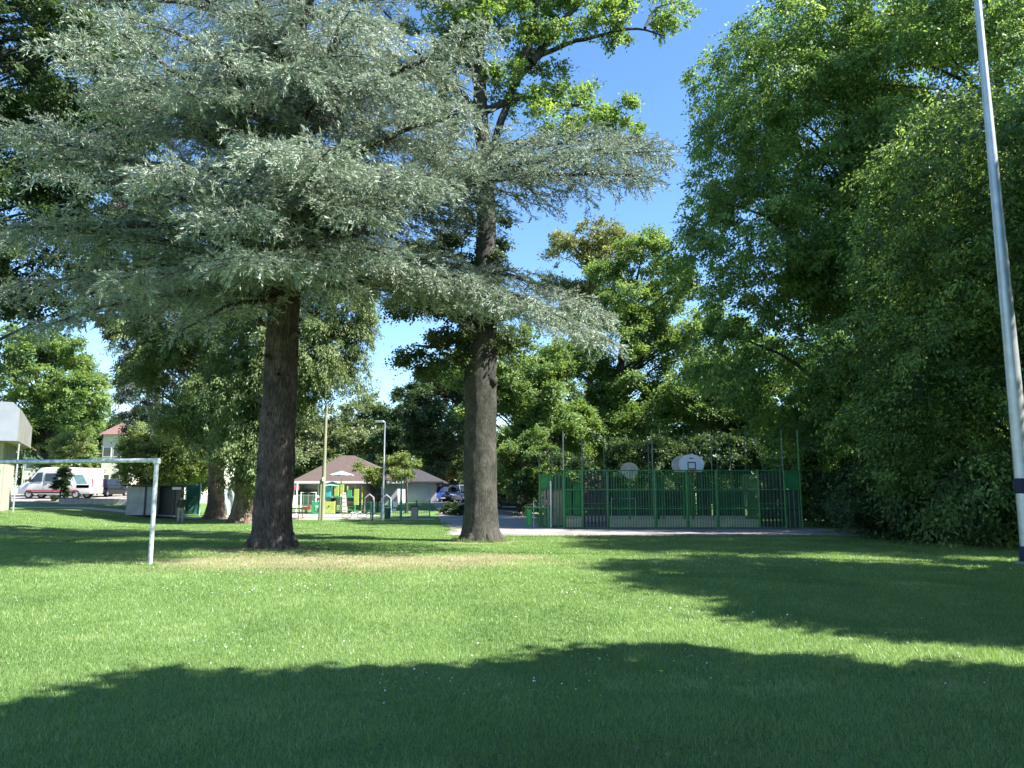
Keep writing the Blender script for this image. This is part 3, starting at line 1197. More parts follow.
M['litter'] = leafmat('leaf_litter', (.05, .03, .018), (.11, .065, .035), (.19, .13, .07), 0)
litter()
p = ground(657, 7.0)
dl = thing('dandelion', (p.x, p.y, 0), 'single yellow dandelion in the shaded near lawn', 'flower')
MB().tube([(0, 0, 0), (.005, 0, .05), (.004, .004, .085)], .002, 5).build('stem', M['pgreen'], dl)
f = MB()
for k in range(14):
    a = k * PI / 7
    f.add([(0, 0, .083), (math.cos(a) * .02, math.sin(a) * .02, .090 + .004 * (k % 2)), (math.cos(a + .4) * .02, math.sin(a + .4) * .02, .092)], [(0, 1, 2)])
f.build('flower_head', M['dandelion'], dl)

# ================================================================== TREES
TS = 1.0     # foliage amount
cx0 = gx(272, 24, 547)


def W_(px, py, Y):
    q = at(px, py, Y)
    return (q.x, q.y, q.z)


keys = [
    # base height, tip, lift, density  -- the long limbs one can tell apart in the photo
    (9.3, W_(668, 152, 22.5), .16, 1.15),
    (8.2, W_(615, 345, 22.0), .17, 1.1),
    (8.6, W_(585, 330, 20.2), .17, 1.1),
    (8.9, W_(610, 318, 23.6), .17, 1.0),
    (9.4, W_(652, 178, 21.0), .16, 1.1),
    (9.9, W_(640, 140, 24.2), .14, 1.0),

    (11.0, W_(470, 110, 19.0), .12, 1.1),
    (13.0, W_(490, 30, 20.0), .10, 1.1),
    (10.0, W_(430, 175, 17.0), .12, 1.1),
    (9.0, W_(390, 255, 18.0), .10, 1.0),
    (9.6, W_(330, 150, 15.6), .13, 1.1),
    (8.2, W_(250, 262, 16.5), .12, 1.1),
    (8.3, W_(330, 265, 18.0), .10, 1.0),
    (9.5, W_(160, 165, 16.5), .14, 1.1),
    (8.0, W_(110, 280, 18.5), .13, 1.1),
    (7.9, W_(30, 330, 20.5), .16, 1.1),
    (8.6, W_(-40, 230, 20.0), .13, 1.1),
    (9.6, W_(0, 130, 18.5), .13, 1.1),
    (10.8, W_(60, 40, 18.0), .12, 1.0),
    (11.5, W_(210, 40, 16.5), .12, 1.0),
    (12.3, W_(350, 10, 17.0), .11, 1.0),
    (7.9, W_(180, 330, 20.0), .10, .9),
    (8.6, W_(-20, 300, 24.5), .12, 1.0),
    (13.6, W_(300, 70, 16.8), .17, 1.15),
    (12.8, W_(190, 95, 17.4), .18, 1.15),
    (13.4, W_(405, 85, 18.2), .18, 1.1),
    (14.8, W_(250, 15, 17.6), .16, 1.1),
    (14.6, W_(380, 20, 18.6), .16, 1.1),
    (12.0, W_(110, 105, 19.0), .17, 1.1),
    (14.2, W_(120, 15, 19.0), .16, 1.1),
    (12.2, W_(460, 150, 20.5), .17, 1.0),
    (11.0, W_(270, 150, 16.2), .18, 1.1),
    (10.4, W_(210, 225, 16.8), .18, 1.1),
    (10.2, W_(370, 215, 17.2), .17, 1.1),
]
cedar(cx0, 24.0, keys, 66, 5, 'tall blue-grey cedar with thick bare lower trunk beside the worn goalmouth earth')

# oak behind the cedar's long limb: two-toned trunk, ivy and an open leafy top
ox = gx(481, 28, 540)


def oak():
    rng = np.random.default_rng(23)
    root = thing('oak_tree', (ox, 28.0, 0), 'thick-trunked oak wearing an ivy collar, at the edge of the asphalt path', 'tree')
    ts = TubeSet()
    o = np.array([ox, 28.0, 0])

    def w3(px, py, Y=28.0):
        return np.array(W_(px, py, Y)) - o
    hz = [-.2, .05, .3, .8, 1.6, 3, 4.6, 5.9]
    rz = [.84, .75, .69, .63, .595, .575, .57, .60]
    TP = ts.path(np.stack([np.linspace(0, -.05, 8), np.zeros(8), hz], -1), rz, 50, rng, .0015, .018, .1)
    for k in range(6):
        a = k * 2 * PI / 6 + rng.uniform(-.3, .3)
        d = np.array([math.cos(a), math.sin(a), 0])
        ts.path([d * .40 + [0, 0, .5], d * .58 + [0, 0, .12], d * rng.uniform(.74, .98) + [0, 0, -.08]], [.17, .17, .08], 8, rng, .01)
    ts.path([w3(480, 384), w3(482, 330), w3(486, 240), w3(487, 170), w3(480, 120), w3(478, 60), w3(484, 0), w3(490, -60), w3(490, -160)], [.60, .50, .36, .33, .27, .22, .18, .14, .05], 14, rng, .015, .04)
    for (px, py, rr_) in ((492, 380, .17), (470, 386, .15), (476, 510, .2), (468, 528, .22)):
        c = w3(px, py, 27.62)
        ts.path([c + [0, .25, -rr_], c + [0, .05, -rr_ * .4], c + [0, .02, rr_ * .3], c + [0, .2, rr_ * 1.1]], [rr_ * .5, rr_ * .95, rr_ * .9, rr_ * .3], 10, rng, .02, .03, .08)
    ts.path([w3(481, 345), w3(466, 318, 27.7), w3(430, 295, 27.2), w3(405, 290, 26.8)], [.32, .26, .16, .07], 9, rng, .03, .03)
    limbs = [[(486, 175), (500, 120), (515, 85), (535, 60), (570, 42), (610, 32), (645, 28), (665, 36)],
             [(487, 160), (505, 142), (540, 140), (570, 145)],
             [(482, 110), (520, 95), (570, 105), (610, 110)],
             [(515, 85), (533, 40), (538, -10), (545, -60)],
             [(530, 62), (560, 20), (600, -20), (640, -50)],
             [(480, 90), (462, 50), (450, 0), (440, -60)],
             [(480, 120), (455, 90), (425, 60), (400, 40)],
             [(484, 0), (510, -60), (540, -140)],
             [(486, 190), (465, 165), (440, 150), (415, 160)],
             [(645, 28), (655, 8), (680, 2)],
             [(470, 330), (440, 350), (415, 345)]]
    for l in limbs:
        dy = rng.uniform(-1.5, 1.5)
        pts = [w3(a, b, 28 + dy * i / len(l)) for i, (a, b) in enumerate(l)]
        ts.path(pts, np.linspace(.06 if l[0] == (645, 28) else .17, .025, len(pts)), 8, rng, .03)
    # foliage clumps
    lob = []
    def L(px, py, dy, rx, ry, rz_):
        q = w3(px, py, 28 + dy)
        lob.append((q[0], q[1], q[2], rx, ry, rz_))
    for a in [(600, 30, 0, 1.6, 1.4, .6), (560, 15, -.5, 2.0, 1.8, .9), (640, 8, .3, 1.6, 1.5, .75), (668, 14, 0, .8, .8, .6), (530, 10, 1, 1.8, 1.6, 1.0),
              (590, 110, .4, 1.7, 1.4, 1.0), (555, 120, -.6, 1.3, 1.2, .9), (618, 128, .2, .7, .7, .6), (548, 80, 1.0, 1.2, 1.2, .6), (520, 78, -.6, .8, .8, .8),
              (450, 25, .4, 1.8, 1.6, 1.5), (430, 80, .5, 1.4, 1.4, 1.2), (500, 30, -.8, 1.4, 1.4, 1.3), (425, 130, 1.2, 1.3, 1.2, 1.0), (460, 80, 1.0, 1.2, 1.2, 1.2),
              (520, -50, 0, 3.4, 3.2, 2.0), (600, -60, 0, 3.0, 2.6, 1.6), (440, -60, 0, 3.2, 3.0, 2.0), (520, -150, 0, 3.4, 3.2, 2.2), (500, 100, .8, .9, .9, .9),
              (470, -10, 2, 2.0, 1.8, 1.6)]:
        L(*a)
    pos, out, pick = crown_points(lob, int(3000 * TS), rng, .3, 1.0, sub_r=.6, per=11)[:3]
    P, D, N, Ls, Ws, t = sprays(pos, out, 50, .30, .5, .15, .13, .085, rng)
    link('crown', leaf_mesh('crown', P, D, N, Ls, Ws, t), M['oak_leaf'], root)
    # ivy collar and shaded shoots round the fork
    lob = []
    for a in [(482, 300, 0, .9, .9, 1.1), (470, 345, -.3, .85, .8, .7), (488, 235, 0, .55, .55, 1.6), (440, 320, .2, 1.4, 1.3, 1.1), (415, 300, .3, 1.0, 1.0, .9),
              (430, 265, .6, 1.2, 1.1, .9), (455, 230, .6, .7, .7, 1.0), (500, 330, .4, .9, .9, .8), (440, 360, .5, 1.0, .9, .5)]:
        L(*a)
    pos, out, pick = crown_points(lob, int(1000 * TS), rng, .5, 1.0, sub_r=.45, per=10)[:3]
    P, D, N, Ls, Ws, t = sprays(pos, out, 46, .26, .6, .35, .11, .08, rng)
    link('ivy', leaf_mesh('ivy', P, D, N, Ls, Ws, t), M['ivy_leaf'], root)
    ts.build('trunk', M['oak_bark'], root)


oak()


def lobes_px(x0, Y, items):
    """crown lobes given where they sit in the photo: px, py, depth offset, radii"""
    zz = H(x0, Y)
    res = []
    for (px, py, dy, rx, ry, rz_) in items:
        q = at(px, py, Y + dy)
        res.append((q.x - x0, dy, q.z - zz, rx, ry, rz_))
    return res


def ptree(name, label, px, Y, items, clumps, per, leaf, mat, seed, **k):
    x0 = gx(px, Y)
    return tree(name, label, x0, Y, lobes_px(x0, Y, items), int(clumps * TS), per, leaf, mat, seed, **k)


# two conifers with hanging sprays right behind the cedar
ptree('thuja_tree', 'bushy green conifer with flared reddish trunk behind the cedar', 243, 46,
      [(320, 320, 0, 3.0, 3, 4.0), (340, 355, .5, 1.5, 1.5, 3.0), (305, 370, -.5, 2.0, 2.2, 2.2), (255, 430, 0, 1.7, 2.0, 2.6), (265, 330, 0, 4, 3.5, 5), (290, 250, 0, 3.4, 3, 6), (240, 462, -.6, 1.3, 1.4, 1.6), (252, 480, .4, 1.3, 1.3, 1.0), (240, 390, 0, 2.6, 2.5, 3)],
      3000, 80, .20, 'thuja_leaf', 31, bark='thuja_bark', r0=.62, spread=.75, flat=.45, droop=1.1, shell=.6, wl=.30, sflat=1.1, zmin=2.0, amp=.4, tdev=.22)
ptree('thuja_tree', 'dark spreading conifer whose straight grey trunk rises by the pale tarpaulin', 214, 52,
      [(190, 380, 0, 4.0, 3.6, 3.4), (166, 345, .5, 2.8, 3, 3.0), (215, 330, 0, 4.2, 4, 6.0), (170, 300, 0, 3.5, 3.4, 4.2), (225, 420, .3, 2.4, 2.4, 2.6), (200, 250, 0, 3.8, 3.4, 6)],
      2300, 70, .23, 'thuja_leaf', 32, bark='thuja_bark', r0=.5, spread=.85, flat=.45, droop=1.0, shell=.55, wl=.32, sflat=1.0, zmin=4.2, amp=.4)
ptree('dark_tree', 'tall dark leafy tree at the far left behind the cedar', -75, 36,
      [(10, 60, 0, 5.5, 5, 5), (60, 150, 1, 3.6, 3.4, 3.4), (60, 10, 1, 4.5, 4, 4), (100, 110, 2, 3.4, 3.2, 3.4), (20, 240, .5, 3.6, 3.4, 3), (-30, -40, 0, 5, 5, 5), (-20, 200, 0, 5, 4.6, 4.6), (40, 270, 1, 3.2, 3, 2.6), (90, 60, 2, 3.2, 3, 4), (-40, 320, 0, 4, 4, 3)],
      4000, 60, .19, 'dark_leaf', 33, r0=.42, spread=.8, zmin=5)
ptree('purple_tree', 'purple-leaved tree showing through the cedar branches', 152, 66,
      [(150, 190, 0, 3.8, 3.4, 4.6), (110, 270, .4, 3.5, 3.4, 3.6), (140, 310, 0, 3, 3, 3)],
      1000, 60, .26, 'purple_leaf', 34, r0=.25, spread=.7, zmin=4)
ptree('chestnut_tree', 'round bright green tree behind the white van', 48, 78,
      [(50, 380, 0, 4.6, 4.4, 4.4), (72, 405, -1, 2.0, 2.4, 2.4), (20, 420, 0, 4.0, 4.0, 4), (50, 440, 0, 3.6, 4.0, 3.4), (30, 360, 1, 3.4, 3.2, 3), (86, 375, 1, 1.2, 1.4, 1.6)],
      1500, 62, .27, 'maple_leaf', 35, r0=.38, spread=1.0, zmin=1.6)
ptree('conical_tree', 'small pointed leafy tree rising just behind the white van', 70, 70,
      [(70, 470, 0, 2.1, 2, 1.4), (72, 452, 0, 1.5, 1.5, 1.4), (74, 436, 0, .9, .9, 1.2), (88, 478, 0, 1.2, 1.4, .8)],
      520, 55, .2, 'light_leaf', 36, r0=.12, spread=.6, zmin=.6)
ptree('bushy_tree', 'wide yellow-green bushy tree above the grey storage shed', 160, 60,
      [(158, 454, 0, 2.3, 2.4, 1.5), (185, 455, .3, 2.2, 2.4, 1.8), (148, 470, 0, 1.9, 2, 1.1), (190, 478, -.3, 1.8, 1.8, 1.1), (168, 436, .2, 1.5, 1.8, .8), (208, 470, 0, 1.2, 1.2, 1.4)],
      1050, 62, .19, 'light_leaf', 37, r0=.2, spread=.7, zmin=1.3)
ptree('blue_conifer', 'hazy bluish conifer beside the red-roofed house', 140, 84,
      [(144, 392, 0, 2.2, 3, 3.6), (146, 425, 0, 1.6, 2.4, 2.4), (150, 350, 0, 2.6, 2.6, 4)],
      750, 55, .3, 'blue_leaf', 38, r0=.3, spread=.9, droop=.6, wl=.4, zmin=1.5)

# pale wood beyond the playground building
for (px, Y, it, sd, mt, lab) in [
    (360, 112, [(360, 425, 0, 5, 5, 4.6), (335, 440, 0, 4.5, 4.5, 4.5), (380, 430, 1, 3.6, 3.6, 4), (345, 460, 0, 6, 5, 4)], 41, 'pale_leaf', 'tallest pale tree behind the hip-roofed building'),
    (305, 108, [(300, 440, 0, 4, 4, 4.2), (318, 455, 0, 4.4, 4, 3.6), (295, 470, 0, 4, 4, 3)], 42, 'pale_leaf', 'pale tree behind the left end of the hip roof, next to the cedar trunk'),
    (270, 118, [(265, 450, 0, 6, 5, 5), (285, 430, 0, 4, 4, 4)], 43, 'pale_leaf', 'pale distant tree half hidden behind the cedar trunk')]:
    ptree('distant_tree', lab, px, Y, it, 750, 60, .36, mt, sd, r0=.3, spread=1.3, zmin=1, twigs=False, group='pale trees beyond the playground')
ptree('dark_maple', 'dark rounded tree left of the oak trunk, above the parked cars', 425, 84,
      [(440, 410, 0, 4.0, 4, 4.6), (462, 395, 1, 3.6, 3.4, 4.2), (425, 440, -.5, 2.6, 2.6, 3.2), (455, 450, 0, 3.4, 3.2, 2.6), (420, 400, 0, 2.2, 2.2, 2.8)],
      1400, 62, .24, 'dark_leaf', 44, r0=.34, spread=.9, zmin=2.4)
ptree('dark_maple', 'small dark tree between street lamp and oak, with sun-flecked leaves', 400, 94,
      [(402, 430, 0, 2.4, 2.4, 3), (395, 455, 0, 2.6, 2.6, 2.6), (408, 410, 0, 1.6, 1.6, 2.4)],
      600, 60, .26, 'dark_leaf', 45, r0=.22, spread=.9, zmin=1.6)
ptree('olive_bush', 'olive shrub rising behind the cars beside the annexe', 447, 84,
      [(442, 468, 0, 1.2, 1.2, 1.0), (448, 478, 0, 1.0, 1.0, 1.2), (436, 472, 0, .8, .8, .7)], 200, 50, .2, 'olive_leaf', 46, r0=.1, spread=.55, cat='shrub', zmin=.5)

# the wood behind the ball court
ptree('maple_tree', 'broad sunlit maple behind the ball court hoops', 610, 66,
      [(640, 300, 0, 4.6, 4.4, 3.6), (672, 320, -.6, 3.2, 3.2, 3.4), (615, 350, 0, 4.2, 4.2, 3.8), (655, 375, -.8, 4.2, 3.6, 3.2), (580, 380, 0, 4.4, 4, 3.6), (690, 360, 0, 2.2, 2.2, 2.6), (640, 265, .6, 3.0, 3, 2.2), (600, 430, 0, 4.4, 4, 3.2), (648, 430, 0, 4.2, 4, 3.2)],
      2600, 62, .24, 'maple_leaf', 51, r0=.45, spread=.95, zmin=1.0)
ptree('olive_tree', 'thin olive-tinted treetop rising highest behind the maple', 592, 76,
      [(590, 250, 0, 3.4, 3.2, 2.6), (612, 262, .5, 2.8, 2.6, 2.6), (575, 275, 0, 2.6, 2.6, 2.4), (600, 300, 0, 4, 4, 3)],
      620, 52, .27, 'olive_leaf', 52, r0=.3, spread=1.0, zmin=4)
ptree('maple_tree', 'leafy maple right behind the oak trunk', 525, 62,
      [(520, 370, 0, 3.6, 3.4, 3.2), (545, 400, -.5, 3.2, 3, 3.0), (505, 420, 0, 3.2, 3.0, 3.0), (550, 440, -.3, 3.0, 2.8, 2.4), (490, 380, .4, 2.8, 2.8, 3), (520, 455, -.6, 2.8, 2.6, 2)],
      1700, 62, .22, 'maple_leaf', 53, r0=.36, spread=.9, zmin=1.0)
ptree('maple_tree', 'pale-topped maple behind the right end of the ball court', 725, 60,
      [(715, 390, 0, 3.2, 3, 3.0), (745, 400, .4, 2.6, 2.6, 2.8), (735, 430, -.3, 3.2, 3, 2.6), (690, 420, 0, 3.0, 3, 2.8), (762, 440, 0, 2.4, 2.4, 2.4), (740, 350, .8, 2.4, 2.4, 2.4), (705, 455, -.4, 3, 2.6, 1.8)],
      1700, 62, .21, 'maple_leaf', 54, r0=.32, spread=.85, zmin=.8)
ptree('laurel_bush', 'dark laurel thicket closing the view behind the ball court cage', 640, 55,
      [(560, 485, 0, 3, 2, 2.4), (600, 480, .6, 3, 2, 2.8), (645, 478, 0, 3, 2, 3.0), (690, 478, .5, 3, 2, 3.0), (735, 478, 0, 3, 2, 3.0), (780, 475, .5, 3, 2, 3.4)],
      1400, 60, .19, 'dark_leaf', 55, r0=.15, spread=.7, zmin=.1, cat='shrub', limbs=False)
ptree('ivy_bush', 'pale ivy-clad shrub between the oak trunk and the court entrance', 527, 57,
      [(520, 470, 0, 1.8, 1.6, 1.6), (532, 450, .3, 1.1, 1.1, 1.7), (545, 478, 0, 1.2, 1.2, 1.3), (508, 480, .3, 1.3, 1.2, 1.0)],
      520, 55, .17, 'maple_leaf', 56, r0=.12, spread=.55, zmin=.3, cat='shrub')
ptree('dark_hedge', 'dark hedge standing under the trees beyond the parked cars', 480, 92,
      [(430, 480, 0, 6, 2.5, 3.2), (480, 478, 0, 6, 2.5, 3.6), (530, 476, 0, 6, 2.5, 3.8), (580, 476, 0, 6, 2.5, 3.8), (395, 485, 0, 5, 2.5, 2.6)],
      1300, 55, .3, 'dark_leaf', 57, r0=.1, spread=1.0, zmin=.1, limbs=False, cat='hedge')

# hornbeams closing the right side
HB = dict(spread=1.05, flat=.34, droop=.8, wl=.54, updir=.7, amp=.45, boughs=34, twigs=False, sflat=.95, tdev=.26)
tree('hornbeam_tree', 'tall hornbeam overhanging the right end of the ball court', 20.0, 43.0,
     [(-.5, 0, 4.2, 4.6, 4.5, 4.2), (-2.2, -.5, 10, 6.4, 5.5, 4.2), (-4.0, 0, 16, 6.2, 6, 4.2), (-2.0, 0, 22, 7.0, 6.4, 5.0), (2, -1, 18, 6.5, 6, 6), (-3.5, -1.2, 26, 5.0, 5, 4.6), (2.5, -1.5, 9, 6, 5, 5), (0, 0, 30, 5, 5, 4)],
     int(6600 * TS), 52, .21, 'beech_leaf', 61, r0=.5, zmin=.2, **HB)
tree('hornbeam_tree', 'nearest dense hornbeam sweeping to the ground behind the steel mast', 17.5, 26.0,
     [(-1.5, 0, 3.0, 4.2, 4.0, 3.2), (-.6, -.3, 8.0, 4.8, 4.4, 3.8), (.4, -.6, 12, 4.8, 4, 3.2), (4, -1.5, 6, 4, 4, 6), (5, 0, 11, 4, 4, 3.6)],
     int(6000 * TS), 56, .15, 'beech_shaded', 62, r0=.42, zmin=.1, **HB)
tree('hornbeam_tree', 'middle hornbeam of the right-hand row, set back behind its neighbours', 24.5, 36.0,
     [(-2, 0, 5, 5, 5, 5), (-2, 0, 13, 6, 6, 5), (-1, 0, 21, 6.5, 6, 5.5), (0, 0, 27, 5, 5, 4)],
     int(4600 * TS), 50, .20, 'beech_leaf', 63, r0=.45, zmin=.2, **HB)
tree('hornbeam_tree', 'hornbeam at the far end of the right-hand row beyond the court', 21.5, 58.0,
     [(1, 0, 5, 5, 5, 5), (1.5, 0, 9, 5, 5, 4)],
     int(1200 * TS), 62, .24, 'beech_leaf', 64, r0=.45, zmin=.2, **HB)
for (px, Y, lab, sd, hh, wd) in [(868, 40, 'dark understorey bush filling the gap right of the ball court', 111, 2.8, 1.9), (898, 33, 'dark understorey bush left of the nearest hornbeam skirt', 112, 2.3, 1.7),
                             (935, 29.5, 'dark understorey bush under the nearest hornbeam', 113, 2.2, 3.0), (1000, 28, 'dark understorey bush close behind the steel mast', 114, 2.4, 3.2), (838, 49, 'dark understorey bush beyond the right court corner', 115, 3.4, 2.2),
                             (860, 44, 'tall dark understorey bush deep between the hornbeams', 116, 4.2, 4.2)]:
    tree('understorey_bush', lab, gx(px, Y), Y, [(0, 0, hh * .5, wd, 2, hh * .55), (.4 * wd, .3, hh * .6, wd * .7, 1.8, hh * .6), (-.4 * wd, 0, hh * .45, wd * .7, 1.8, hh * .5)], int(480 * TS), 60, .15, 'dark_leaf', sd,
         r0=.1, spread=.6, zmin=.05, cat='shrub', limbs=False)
# row continues to the right of the view; these throw the shade on the lawn
CAST = dict(shell=.2, amp=.12)
tree('lime_tree', 'tall tree just outside the view, shading the right lawn', 19.4, 12.2,
     [(0, 0, 6, 4.2, 4.2, 4), (-.6, 0, 11.5, 4.6, 4.4, 4), (0, 0, 16, 3.6, 3.6, 3)],
     int(2200 * TS), 60, .24, 'beech_leaf', 71, r0=.4, zmin=1.5, spread=1.0, **CAST)
tree('lime_tree', 'tree just outside the view, to the right of the steel mast', 24.0, 20.5,
     [(0, 0, 6, 4.2, 4.2, 4), (-.6, 0, 11.5, 4.4, 4.4, 4), (0, 0, 16, 3.8, 3.6, 3), (-3, 0, 17, 3.4, 3.2, 2.4), (-2, -1.5, 19.4, 3, 3, 2.2)],
     int(2200 * TS), 60, .17, 'beech_leaf', 75, r0=.4, zmin=.3, spread=1.0, **CAST)
tree('lime_tree', 'lower tree just outside the view, to the right of the near lawn', 16.2, 8.2,
     [(0, 0, 5, 3.6, 3.2, 3.2), (-.3, .3, 9, 3.4, 2.8, 3.0), (.4, .6, 12, 2.6, 2.4, 2.2), (-1.2, 1.6, 10.5, 2.2, 2.0, 1.6)],
     int(2000 * TS), 60, .24, 'beech_leaf', 72, r0=.35, zmin=1.5, spread=.9, **CAST)
near_lobes = []
for sx, ye in ((-2.7, 4.3), (-1.9, 5.6), (-1.0, 6.55), (0.0, 7.05), (.9, 7.5), (1.6, 7.55), (2.9, 7.45), (4.2, 7.0), (5.6, 6.7), (7.2, 6.6), (9, 6.4)):
    near_lobes.append((sx + 7.22 - 8.6, ye - 3.9 + .2, 9.0, 1.9, 1.9, 1.4))
    near_lobes.append((sx + 7.22 - 8.6, ye - 6.3 + .2, 8.8, 2.2, 2.2, 1.5))
tree('lime_tree', 'broad tree standing beside the viewpoint', 8.6, -0.2, near_lobes,
     int(6500 * TS), 70, .25, 'beech_leaf', 73, r0=.4, zmin=5.0, spread=.62, **CAST)
tree('lime_tree', 'second broad tree behind the viewpoint', 15.5, -4.0,
     [(0, 0, 9, 5, 4.4, 3.6), (1, .5, 13, 4, 3.6, 3)],
     int(1400 * TS), 60, .24, 'beech_leaf', 74, r0=.4, zmin=4.0, spread=1.0, **CAST)
# far belt of trees all round, so that no bare horizon shows
def far_belt():
    protos = []
    rng = np.random.default_rng(77)
    r_ = random.Random(9)
    spec = [('maple_leaf', 7), ('dark_leaf', 8), ('light_leaf', 6)]
    labs = ['rounded far tree of the background belt', 'dark far tree of the background belt', 'yellow-green far tree of the background belt']
    for i, (mt, h) in enumerate(spec):
        protos.append((tree('far_tree', labs[i], -70 + 9 * i, 118 + 4 * i,
                            [(0, 0, 5, 5, 5, 4.5), (1.5, .5, 9.5, 4, 4, 4), (-2, 0, 8, 3.4, 3.4, 3.4)], 420, 52, .42, mt, 80 + i, r0=.3, spread=1.5, zmin=.3, twigs=False,
                            group='background belt of trees, ' + ['mid green', 'dark', 'yellow-green'][i]), labs[i]))
    k = 0
    spots = [(x, 122 + r_.uniform(-6, 10)) for x in range(-98, 100, 8) if not -66 < x < -40]
    spots += [(48 + r_.uniform(-3, 6), y) for y in range(24, 120, 9)]
    for (x, y) in spots:
        p_, lab = protos[k % 3]
        k += 1
        c = copy_tree(p_)
        x += r_.uniform(-2, 2)
        c.location = (x, y, H(x, y))
        c.rotation_euler.z = r_.uniform(0, 6.28)
        s_ = r_.uniform(.8, 1.25)
        c.scale = (s_, s_, s_ * r_.uniform(.85, 1.15))
    p_, lab = protos[0]


far_belt()

# ================================================================== GOAL
gp = ground(153, 18.35)
gl = at(0, 461.5, 19.3)
gdir = Vector((gl.x - gp.x, .95, 0)).normalized()
g = thing('goal_frame', (gp.x, gp.y, 0), 'white netless steel football goal at the left edge of the lawn', 'goal', math.atan2(-gdir.y, -gdir.x))
# local -x runs along the crossbar to the left
for x in (0, -7.44):
    MB().tube([(x, 0, -.1), (x, 0, 2.44 - .05)], .052, 14).build('goalpost', M['goal'], g, True)
MB().tube([(.06, 0, 2.44), (-7.5, 0, 2.44)], .052, 14).build('crossbar', M['goal'], g, True)
for x in (0, -7.44):
    MB().box((x, 0, 2.42), (.125, .125, .12)).build('corner_joint', M['goal'], g, bevel=.01)

# ================================================================== FLOODLIGHT MAST
mx = at(1029.5, 545, 18.6).x
ms = thing('steel_mast', (mx, 18.6, 0), 'tall tapering galvanised steel mast with navy wrap at the right edge', 'mast')
m1 = MB().tube([(0, 0, -.05), (0, 0, 6.0), (0, 0, 12.0), (0, 0, 19.0)], [.20, .150, .098, .06], 12)
m1.build('pole', M['galv'], ms, True)
m1 = MB()
m1.box((0, 0, .03), (.62, .62, .05), 0, .04)
for a in range(4):
    m1.tube([(.24 * math.cos(a * PI / 2 + PI / 4) * 1.1, .24 * math.sin(a * PI / 2 + PI / 4) * 1.1, .05), (.24 * math.cos(a * PI / 2 + PI / 4) * 1.1, .24 * math.sin(a * PI / 2 + PI / 4) * 1.1, .13)], .022, 6)
m1.build('base_plate', M['galv'], ms)
MB().tube([(0, 0, 1.66), (0, 0, 1.68), (0, 0, 2.00), (0, 0, 2.02)], [.19, .215, .212, .185], 16, ).build('navy_band', M['blue_pad'], ms, True)
MB().tube([(0, 0, .06), (0, 0, .08), (0, 0, .34), (0, 0, .42)], [.225, .235, .23, .205], 16).build('navy_pad', M['blue_pad'], ms, True)
m1 = MB()
m1.box((0, 0, 19.0), (2.2, .12, .12))
m1.build('cross_arm', M['galv'], ms, bevel=.01)
for k in (-.8, 0, .8):
    MB().box((k, -.12, 19.2), (.55, .22, .4), 0, .03).build('floodlight', M['galv'], ms, bevel=.02)

# ================================================================== BALL COURT
YF, YB = 38.4, 47.2


def zf(py, Y=38.4):
    return at(600, py, Y).z


ZT, ZM, ZL = zf(470.5), zf(489.5), zf(508.5)
xs_posts = [gx(p_, YF) for p_ in (564.5, 583, 608, 656, 688, 718, 760, 786)]
XL, XR = xs_posts[0], xs_posts[-1]
ct = thing('ball_court_cage', (XL, YF, 0), 'green steel-barred ball court cage standing on asphalt before the dark trees', 'ball court')


def loc(x, y, z):
    return (x - XL, y - YF, z)


def post(x, y, h, r=.05, mat='cage'):
    MB().tube([loc(x, y, -.05), loc(x, y, h)], r, 8).build('fence_post', M[mat], ct, True)


def rail(p0, p1, z, r=.032, mat='cage'):
    MB().tube([loc(*p0, z), loc(*p1, z)], r, 6).build('rail', M[mat], ct, True)


def bars(p0, p1, z0, z1, pitch, r, mat, name='bar_panel', wide=None):
    b = MB()
    d = Vector((p1[0] - p0[0], p1[1] - p0[1], 0))
    n = max(int(d.length / pitch), 1)
    an = math.atan2(d.y, d.x)
    for i in range(n):
        q = Vector((p0[0], p0[1], 0)) + d * ((i + .5) / n)
        if wide:
            b.box(loc(q.x, q.y, (z0 + z1) / 2), (wide, .025, z1 - z0), an)
        else:
            b.tube([loc(q.x, q.y, z0), loc(q.x, q.y, z1)], r, 5, False)
    return b.build(name, M[mat], ct)


def panel(p0, p1, z0, z1, mat, name, th=.03):
    d = Vector((p1[0] - p0[0], p1[1] - p0[1], 0))
    c = loc((p0[0] + p1[0]) / 2, (p0[1] + p1[1]) / 2, (z0 + z1) / 2)
    return MB().box(c, (d.length, th, z1 - z0), math.atan2(d.y, d.x)).build(name, M[mat], ct, bevel=.006)


for i, x in enumerate(xs_posts):
    post(x, YF, ZT + .04, .055, 'cage')
for i in range(len(xs_posts) - 1):
    a, b_ = xs_posts[i], xs_posts[i + 1]
    for z in (ZT, ZM, ZL, .06):
        rail((a, YF), (b_, YF), z)
    if i in (1, 6):
        bars((a, YF + .03), (b_, YF + .03), .08, ZT, .17, .02, 'cage_dark', 'slat_panel', .09)
        rail((a, YF), (b_, YF), zf(503.5), .02)
    else:
        bars((a, YF), (b_, YF), .06, ZT, .125, .016, 'cage')
        panel((a + .06, YF + .10), (b_ - .06, YF + .10), .07, zf(519.4), 'board', 'kick_board')
